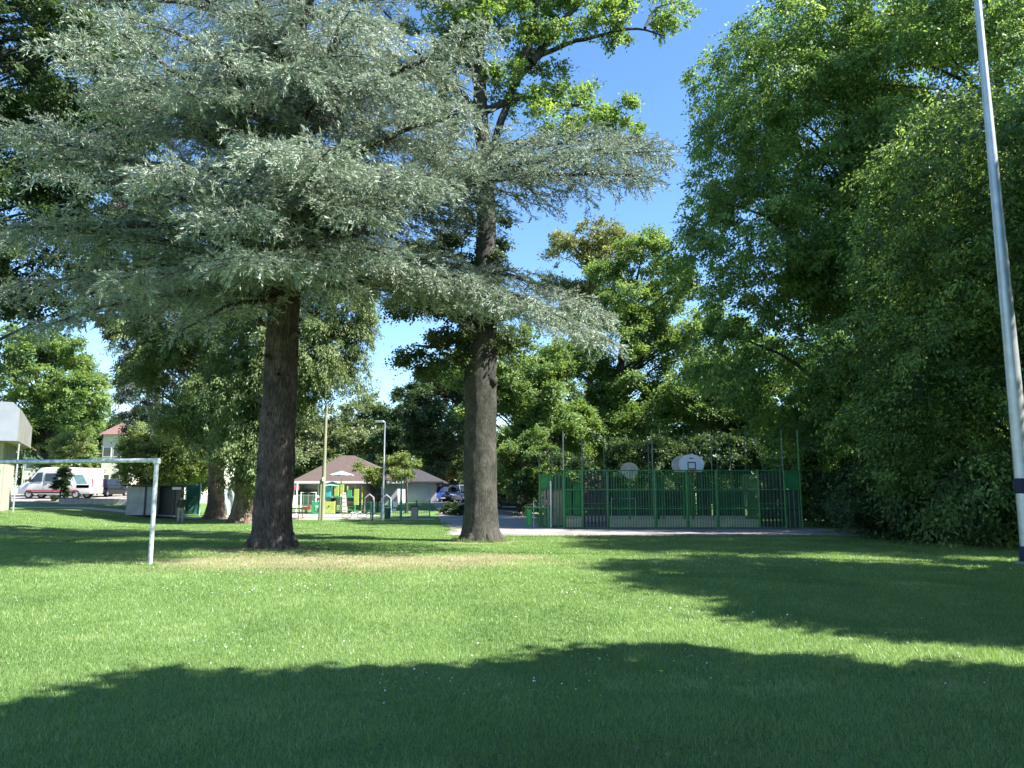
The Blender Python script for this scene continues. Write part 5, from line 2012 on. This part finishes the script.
def person():
    Yp = 45.5
    p_ = ground(180.5, Yp)
    r = thing('person', p_, 'standing person in dark top and grey trousers, seen from behind on the grass', 'person', math.radians(192))
    Hh = 1.66
    k = Hh / 1.75
    N = [((0, 0, .96), (.155, .115)), ((0, 0, 1.13), (.15, .11)), ((0, .01, 1.30), (.185, .12)), ((0, .01, 1.44), (.13, .09)), ((0, 0, 1.52), (.056, .058)), ((0, -.01, 1.58), (.062, .072)), ((0, -.02, 1.665), (.078, .098)), ((0, -.02, 1.74), (.05, .062)),
         ((.19, .01, 1.40), .058), ((.235, .03, 1.14), .046), ((.17, -.14, .99), .038), ((.10, -.22, .98), .034),
         ((-.19, .01, 1.40), .058), ((-.245, .02, 1.13), .046), ((-.23, -.04, .90), .036), ((-.225, -.08, .80), .034),
         ((.095, 0, .88), .098), ((.115, -.01, .50), .064), ((.12, .02, .10), .042), ((.13, -.14, .045), .038),
         ((-.095, 0, .88), .098), ((-.115, -.02, .50), .064), ((-.13, .02, .10), .042), ((-.14, -.14, .045), .038)]
    E = [(0, 1), (1, 2), (2, 3), (3, 4), (4, 5), (5, 6), (6, 7), (3, 8), (8, 9), (9, 10), (10, 11), (3, 12), (12, 13), (13, 14), (14, 15), (0, 16), (16, 17), (17, 18), (18, 19), (0, 20), (20, 21), (21, 22), (22, 23)]
    N = [((a * k, b * k, c * k), (tuple(q * k for q in rr) if isinstance(rr, tuple) else rr * k)) for (a, b, c), rr in N]
    body = skin_body('body', N, E, M['skin'], r)

    def grow(ids, eds, d, mat, nm):
        mp = {i: j for j, i in enumerate(ids)}
        nn = [(N[i][0], tuple(q + d for q in N[i][1]) if isinstance(N[i][1], tuple) else N[i][1] + d) for i in ids]
        return skin_body(nm, nn, [(mp[a], mp[b]) for a, b in eds], M[mat], r)
    def cloth(nodes, eds, mat, nm):
        nn = [((a * k, b * k, c * k), tuple(q * k for q in rr) if isinstance(rr, tuple) else rr * k) for (a, b, c), rr in nodes]
        return skin_body(nm, nn, eds, M[mat], r)
    cloth([((0, 0, .90), (.18, .14)), ((0, 0, 1.02), (.185, .142)), ((0, 0, 1.16), (.18, .138)), ((0, .01, 1.30), (.21, .145)), ((0, .01, 1.43), (.165, .12)), ((0, .005, 1.515), (.085, .085)),
           ((.19, .01, 1.40), .08), ((.235, .03, 1.14), .066), ((.19, -.10, 1.02), .055), ((-.19, .01, 1.40), .08), ((-.245, .02, 1.13), .066), ((-.235, -.03, .93), .054)],
          [(0, 1), (1, 2), (2, 3), (3, 4), (4, 5), (4, 6), (6, 7), (7, 8), (4, 9), (9, 10), (10, 11)], 'shirt', 'top')
    cloth([((0, 0, .97), (.168, .13)), ((0, 0, 1.06), (.15, .12)), ((.095, 0, .86), .125), ((.115, -.01, .50), .092), ((.12, .02, .14), .074), ((.12, .02, .05), .07),
           ((-.095, 0, .86), .125), ((-.115, -.02, .50), .092), ((-.13, .02, .14), .074), ((-.13, .02, .05), .07)],
          [(0, 1), (0, 2), (2, 3), (3, 4), (4, 5), (0, 6), (6, 7), (7, 8), (8, 9)], 'trousers', 'trousers')
    for sg, a, b_ in ((1, 18, 19), (-1, 22, 23)):
        q = N[b_][0]
        MB().box((q[0], q[1] + .06, .045), (.095, .27, .09), 0, .03).build('shoe', M['shoe'], r, bevel=.02)
    hp = [((0, .035, 1.58 * k), (.075, .06)), ((0, .028, 1.67 * k), (.102, .098)), ((0, .005, 1.745 * k), (.088, .10)), ((0, 0, 1.79 * k), (.05, .06))]
    skin_body('hair', hp, [(0, 1), (1, 2), (2, 3)], M['hair'], r)
    # hands: palm, four fingers, thumb
    for w_, dirv, sg in ((N[11][0], Vector((-.6, -.75, -.15)), 1), (N[15][0], Vector((0, -.25, -1)), -1)):
        dv = dirv.normalized()
        w0 = Vector(w_)
        sd = dv.cross(Vector((0, 1, 0) if sg < 0 else (0, 0, 1))).normalized()
        nn = [(tuple(w0), .024), (tuple(w0 + dv * .05), (.034, .018))]
        ee = [(0, 1)]
        for j, (o_, ln) in enumerate([(-.027, .062), (-.009, .072), (.009, .068), (.026, .052)]):
            b0 = w0 + dv * .085 + sd * o_
            nn += [(tuple(b0), .0095), (tuple(b0 + dv * ln * .55), .0085), (tuple(b0 + dv * ln + Vector((0, -.012, 0))), .007)]
            i0 = len(nn) - 3
            ee += [(1, i0), (i0, i0 + 1), (i0 + 1, i0 + 2)]
        nn += [(tuple(w0 + dv * .055 - sd * .042), .0105), (tuple(w0 + dv * .09 - sd * .055), .009)]
        ee += [(0, len(nn) - 2), (len(nn) - 2, len(nn) - 1)]
        skin_body('hand', nn, ee, M['skin'], r, 1)
    # face
    f_ = MB()
    f_.box((0, -.122 * k, 1.645 * k), (.022, .03, .035))
    f_.build('nose', M['skin'], r, bevel=.006)
    for sg in (-1, 1):
        MB().box((sg * .03, -.108 * k, 1.668 * k), (.022, .012, .011)).build('eye', M['black'], r)
        MB().box((sg * .078, -.01, 1.65 * k), (.016, .04, .055)).build('ear', M['skin'], r, bevel=.006)
    MB().box((0, -.105 * k, 1.60 * k), (.045, .012, .010)).build('mouth', M['rose'], r)


person()

# ================================================================== PLAYGROUND
# utility pole and street lamp
p_ = ground(322.3, 49.5)
up_ = thing('utility_pole', p_, 'pale wooden utility pole with thicker lower sleeve by the playground', 'pole')
MB().tube([(0, 0, -.2), (0, 0, 3.0), (0, 0, at(322, 405, 49.5).z - p_.z)], [.135, .125, .095], 12).build('pole', M['pole_wood'], up_, True)
MB().tube([(-.17, -.06, -.1), (-.15, -.05, 2.6)], [.09, .08], 10).build('sleeve', M['pole_wood'], up_, True)
MB().tube([(-.02, -.13, 2.5), (-.02, -.14, 2.75)], .07, 8).build('junction_box', M['white'], up_, True)
p_ = ground(382.6, 50.3)
lz = at(382, 422, 50.3).z - p_.z
sl_ = thing('street_lamp', p_, 'grey steel street lamp with one short arm reaching left', 'lamp')
MB().tube([(0, 0, -.1), (0, 0, 1.1), (0, 0, 1.15), (0, 0, lz)], [.085, .085, .06, .042], 12).build('pole', M['galv'], sl_, True)
MB().tube([(0, 0, lz - .02), (-.12, 0, lz + .06), (-.25, 0, lz + .04)], .035, 8).build('arm', M['galv'], sl_, True)
MB().box((-.36, 0, lz + .03), (.62, .24, .12), 0, .06).build('lamp_head', M['galv'], sl_, bevel=.02)

for (px, Y, cpx, cpy, rad, sd, lab) in [(377, 59, 373, 473, 1.0, 101, 'slim young tree left of the street lamp'), (406.5, 58, 402, 469, .95, 102, 'young tree with crooked pale trunk right of the street lamp')]:
    x0 = gx(px, Y)
    it = [(cpx - 4, cpy, 0, rad, rad * .9, rad * .7), (cpx + 5, cpy - 4, .2, rad * .9, rad * .8, rad * .6), (cpx + 2, cpy + 5, -.2, rad * .9, rad * .8, rad * .5)]
    tree('young_tree', lab, x0, Y, lobes_px(x0, Y, it), 130, 46, .14, 'light_leaf', sd, r0=.09, spread=.45, zmin=1.2)

# green mesh fence panels, each its own thing
k = 0
fence_pts = [(372.3, 49.6, 502), (401, 50.0, 480), (426, 52.5, 502)]


def mesh_fence(pa, pb, top, label, Y0, Y1, base=0.0):
    a, b_ = ground(pa, Y0), ground(pb, Y1)
    r = thing('mesh_fence', a, label, 'fence')
    d = b_ - a
    n = max(int(d.length / .13), 2)
    q = MB()
    for i in range(n + 1):
        c = d * (i / n)
        q.tube([(c.x, c.y, c.z + base + .05), (c.x, c.y, c.z + top - .02)], .011, 4, False)
    for z in np.arange(base + .1, top, .22):
        q.tube([(0, 0, z), (d.x, d.y, d.z + z)], .012, 4, False)
    q.build('mesh_panel', M['fence_green'], r)
    for i in (0, 1):
        c = d * i
        MB().box((c.x, c.y, c.z + top / 2), (.07, .07, top + .06)).build('post', M['fence_green'], r)
    return r


mesh_fence(401.5, 416, 1.15, 'green mesh fence panel behind the brown waste bin', 52.5, 53.0)
mesh_fence(416.5, 429.5, 1.15, 'green mesh fence panel ending beside the asphalt drive', 53.0, 53.8)
mesh_fence(370.5, 381, 1.1, 'green mesh fence panel between lamp and lone green post', 52.0, 51.4)
mesh_fence(388, 401, 1.1, 'green mesh fence panel behind the dark green bin', 53.4, 53.0)
p_ = ground(372.3, 48.8)
fp = thing('green_post', p_, 'lone dark green fence post standing at the footpath', 'post')
MB().box((0, 0, .62), (.10, .10, 1.3)).build('post', M['bin_green'], fp)
MB().box((0, 0, 1.29), (.13, .13, .04)).build('cap', M['bin_green'], fp)
p_ = ground(400.6, 50.6)
fp = thing('green_post', p_, 'tall green gate post with white notice beside the lamp', 'post')
MB().box((0, 0, 1.35), (.10, .10, 2.75)).build('post', M['fence_green'], fp)
MB().box((-.36, -.03, 1.0), (.30, .03, .36)).build('notice', M['white'], fp)
MB().box((-.42, -.03, .62), (.24, .03, .22)).build('notice', M['white'], fp)
MB().box((-.2, 0, .9), (.4, .05, .06)).build('bracket', M['fence_green'], fp)
p_ = ground(414.5, 51.2)
wb = thing('waste_bin', p_, 'square brown wooden-slatted waste bin on the grass edge', 'bin')
MB().box((0, 0, .40), (.42, .42, .80), 0, .03).build('body', M['bin_wood'], wb)
MB().box((0, 0, .84), (.46, .46, .07), 0, .03).build('lid', M['cage_dark'], wb)
p_ = ground(387.3, 51.6)
wb = thing('waste_bin', p_, 'dark green round waste bin next to the street lamp', 'bin')
MB().tube([(0, 0, .02), (0, 0, .68), (0, 0, .72)], [.19, .23, .23], 16).build('body', M['bin_green'], wb, True)
MB().tube([(0, 0, .72), (0, 0, .76)], [.25, .24], 16).build('rim', M['mint'], wb, True)
p_ = ground(443.3, 57)
bo = thing('bollard', p_, 'short black bollard at the mouth of the drive', 'bollard')
MB().tube([(0, 0, 0), (0, 0, .5), (0, 0, .53), (0, 0, .60), (0, 0, .68)], [.07, .06, .09, .09, .03], 12).build('post', M['black'], bo, True)
for i, (px, Y, s_, lab) in enumerate([(449, 56.5, .40, 'low dark shrub nearest the black bollard'), (455.5, 56, .46, 'largest low dark shrub on the edge of the drive'), (462, 55.5, .40, 'low dark shrub closest to the oak trunk')]):
    tree('low_shrub', lab, gx(px, Y), Y, [(0, 0, s_ * .8, s_ * .9, s_ * .9, s_ * .8)], 70, 50, .10, 'dark_leaf', 200 + i, r0=.03, spread=.22, cat='shrub', limbs=False, zmin=.02, group='low shrubs beside the drive')
# picnic table and lying bicycle at the footpath
p_ = ground(294.5, 51.5)
pt = thing('picnic_table', p_, 'black picnic table beside the cedar trunk', 'table')
MB().box((0, 0, .70), (1.1, .7, .06)).build('table_top', M['black'], pt)
for sg in (-1, 1):
    MB().box((0, sg * .62, .42), (1.1, .25, .05)).build('bench_seat', M['black'], pt)
    q = MB()
    q.tube([(sg * .4, -.62, 0), (sg * .4, -.2, .68)], .03, 6)
    q.tube([(sg * .4, .62, 0), (sg * .4, .2, .68)], .03, 6)
    q.tube([(sg * .4, -.7, .38), (sg * .4, .7, .38)], .025, 6)
    q.build('leg_frame', M['black'], pt)
p_ = ground(346, 51.0)
bk = thing('bicycle', p_ + Vector((0, 0, .03)), 'pale bicycle lying on its side by the footpath', 'bicycle', .1)
bk.rotation_euler = (math.radians(-62), 0, .1)
bk.location.z += .06
for x in (0, 1.0):
    t = MB().tube([(x + .32 * math.cos(a), 0, .34 + .32 * math.sin(a)) for a in np.linspace(0, 2 * PI, 25)], .022, 6, False).build('wheel', M['tyre'], bk, True)
    q = MB()
    for j in range(8):
        a = j * PI / 4
        q.tube([(x, 0, .34), (x + .31 * math.cos(a), 0, .34 + .31 * math.sin(a))], .004, 3, False)
    q.build('spokes', M['galv'], t)
q = MB()
for a, b_ in [((0, 0, .34), (.42, 0, .32)), ((0, 0, .34), (.30, 0, .78)), ((.42, 0, .32), (.30, 0, .86)), ((.42, 0, .32), (.84, 0, .78)), ((.31, 0, .76), (.82, 0, .82)), ((.84, 0, .88), (1.0, 0, .34))]:
    q.tube([a, b_], .022, 6)
q.build('frame', M['white'], bk)
MB().tube([(.86, -.25, .95), (.84, 0, .90), (.86, .25, .95)], .016, 6).build('handlebar', M['black'], bk)
MB().box((.30, 0, .89), (.24, .13, .05), 0, .03).build('saddle', M['black'], bk)

# climbing tower with leaf roofs
Yp = 57.5
p_ = ground(338, Yp)
tw = thing('climbing_tower', p_, 'lime and teal climbing tower with two mint leaf roofs', 'play tower')


def lx(px):
    return gx(px, Yp) - p_.x


def lz_(py):
    return at(512, py, Yp).z - p_.z


for (px, py0, r_) in [(340, 471.5, .95), (331, 482, .8)]:
    q = MB()
    x = lx(px)
    z = lz_(py0)
    vs = [(x, 0, z + .05)]
    for i in range(12):
        a = i * PI / 6
        vs.append((x + r_ * math.cos(a), r_ * .6 * math.sin(a), z - .28 + .05 * (i % 2)))
    fs = [(0, 1 + i, 1 + (i + 1) % 12) for i in range(12)]
    q.add(vs, fs)
    o = q.build('leaf_roof', M['mint'], tw)
    o.modifiers.new('solid', 'SOLIDIFY').thickness = .06
    MB().tube([(x, 0, 0), (x, 0, z)], .055, 8).build('mast', M['white'], tw, True)
for (pa, pb, ya, yb, mt, nm) in [(326, 331, 497, 487, 'teal', 'teal_panel'), (334, 339, 496, 485, 'lime', 'lime_panel'), (340, 344, 494, 484.5, 'lime', 'lime_panel'), (331, 336, 510, 498, 'black', 'dark_opening'), (354, 359, 505, 489, 'lime', 'lime_panel'), (347, 352, 498, 490, 'pgreen', 'green_panel')]:
    MB().box(((lx(pa) + lx(pb)) / 2, -.3, (lz_(ya) + lz_(yb)) / 2), (lx(pb) - lx(pa), .06, lz_(yb) - lz_(ya)), 0, .02).build(nm, M[mt], tw, bevel=.02)
for px in (334, 345, 353, 360):
    MB().tube([(lx(px), .5, 0), (lx(px), .5, lz_(486))], .05, 8).build('post', M['lime' if px != 353 else 'pgreen'], tw, True)
q = MB()
q.add([(lx(342.5), -.3, lz_(493)), (lx(346), -.3, lz_(493)), (lx(350.5), -1.3, .1), (lx(346), -1.3, .1)], [(0, 1, 2, 3)])
o = q.build('climbing_ramp', M['rose'], tw)
o.modifiers.new('solid', 'SOLIDIFY').thickness = .06
q = MB()
for i in range(5):
    for j in range(2):
        t = (i + .5) / 5
        q.box((lx(344.3 + t * 4 + j * 1.6 - .8), -.36 - t, lz_(493) * (1 - t) + .12 * t), (.10, .06, .08))
q.build('climbing_hold', M['pgreen'], tw)
MB().box(((lx(333) + lx(353)) / 2, .1, lz_(497)), (lx(353) - lx(333), 1.2, .08)).build('platform', M['pgreen'], tw)
# play panels beside the pole
for (pa, pb, mt, lab, mk) in [(311, 320.5, 'pgreen', 'dark green play panel with a pale animal emblem', 1), (324.3, 334.5, 'lime', 'yellow-green play panel with small dark knob right of the pole', 0)]:
    a = ground(pa, 56.5)
    r = thing('play_panel', a, lab, 'play panel')
    wdt = gx(pb, 56.5) - a.x
    MB().box((wdt / 2, 0, .48), (wdt, .06, .86), 0, .02).build('panel', M[mt], r, bevel=.03)
    for x in (.03, wdt - .03):
        MB().box((x, .07, .48), (.07, .07, .98)).build('post', M['mint' if mk else 'lime'], r)
    if mk:
        q = MB()
        q.extrude([(.42 + .16 * math.cos(t), .55 + .12 * math.sin(t)) for t in np.linspace(0, 6.28, 14, endpoint=False)], 'y', -.05, -.034)
        q.tube([(.54, -.045, .5), (.60, -.045, .38), (.54, -.045, .28)], .03, 6)
        q.box((.34, -.042, .38), (.07, .016, .2))
        q.build('emblem', M['mint'], r)
        q = MB()
        q.tube([(.25, .1, .9), (.28, .1, 1.15), (.42, .1, 1.32), (.5, .1, 1.2)], .07, 8)
        q.tube([(.45, .2, .9), (.62, .2, 1.1), (.72, .2, .92)], .08, 8)
        q.build('white_rider', M['white'], r, True)
    else:
        MB().tube([(.3, -.06, .58), (.3, -.02, .58)], .05, 10).build('knob', M['black'], r)
# pink roofed playhouse left of the pole
a = ground(287, 57)
r = thing('playhouse', a, 'small white playhouse with pink roof band beside the cedar', 'playhouse')
wdt = gx(296.2, 57) - a.x
zt = at(512, 485.5, 57).z - a.z
zr0 = at(512, 490, 57).z - a.z
MB().box((wdt / 2, 0, (zr0 + zt) / 2), (wdt, .9, zt - zr0), 0, .04).build('roof_band', M['pink'], r, bevel=.03)
for x in (.05, wdt + .08):
    MB().tube([(x, -.4, 0), (x, -.4, zt + .25)], .06, 8).build('post', M['white'], r, True)
MB().box((wdt * .45, .1, .85), (wdt * .8, .05, 1.0)).build('wall', M['white'], r)
MB().box((wdt * .3, .06, .85), (.22, .04, .5)).build('window', M['pgreen'], r)
# springer figures and swings
a = ground(306, 57)
r = thing('spring_rider', a, 'small red spring rider between playhouse and green panel', 'spring rider')
q = MB()
q.tube([(.12 * math.cos(t), .12 * math.sin(t), t * .016) for t in np.linspace(0, 18, 60)], .02, 5)
q.build('spring', M['black'], r)
MB().extrude([(-.3, .3), (.22, .3), (.32, .42), (.30, .62), (.18, .66), (.12, .5), (-.14, .48), (-.3, .58)], 'y', -.06, .06).build('body', M['red'], r, bevel=.02)
MB().box((-.05, 0, .52), (.24, .24, .05), 0, .03).build('seat', M['rose'], r)
MB().tube([(.18, -.2, .66), (.18, .2, .66)], .02, 6).build('handle', M['black'], r)
a = ground(300, 60)
r = thing('swing_frame', a, 'white low bar frame behind the red spring rider', 'frame')
wdt = gx(315, 60) - a.x
q = MB()
z = at(512, 492.5, 60).z - a.z
q.tube([(0, 0, 0), (0, 0, z), (wdt, 0, z), (wdt, 0, 0)], .05, 8)
q.build('bar', M['white'], r, True)
for x in (wdt * .35, wdt * .65):
    sw_ = MB()
    sw_.tube([(x - .2, 0, z), (x - .2, 0, .42)], .008, 4, False)
    sw_.tube([(x + .2, 0, z), (x + .2, 0, .42)], .008, 4, False)
    s2 = sw_.build('swing_chain', M['galv'], r)
    MB().box((x, 0, .42), (.46, .18, .04)).build('swing_seat', M['black'], r)
# fitness machines by the lamp: bent pale tubes with dark seats
for (px, Y, lab, fl) in [(369, 56.5, 'white bent-tube exercise machine left of the lamp', 1), (386, 55.5, 'pale exercise machine with dark seat right of the lamp', -1), (377.5, 58.5, 'dark grey exercise machine half hidden behind the lamp', 1)]:
    a = ground(px, Y)
    r = thing('exercise_machine', a, lab, 'exercise machine')
    q = MB()
    q.tube([(-.35 * fl, 0, 0), (-.3 * fl, 0, 1.2), (.0, 0, 1.45), (.30 * fl, 0, 1.2), (.32 * fl, 0, .15), (-.1 * fl, 0, .1)], .055, 8)
    q.build('tube_frame', M['galv' if px != 377.5 else 'cage_dark'], r, True)
    MB().box((-.05 * fl, 0, .62), (.36, .34, .07), 0, .04).build('seat', M['black'], r)
    MB().box((-.22 * fl, 0, .95), (.07, .34, .5), 0, .02).build('backrest', M['black'], r)
    MB().tube([(.25 * fl, -.3, 1.1), (.25 * fl, .3, 1.1)], .022, 6).build('handle', M['red'], r, True)
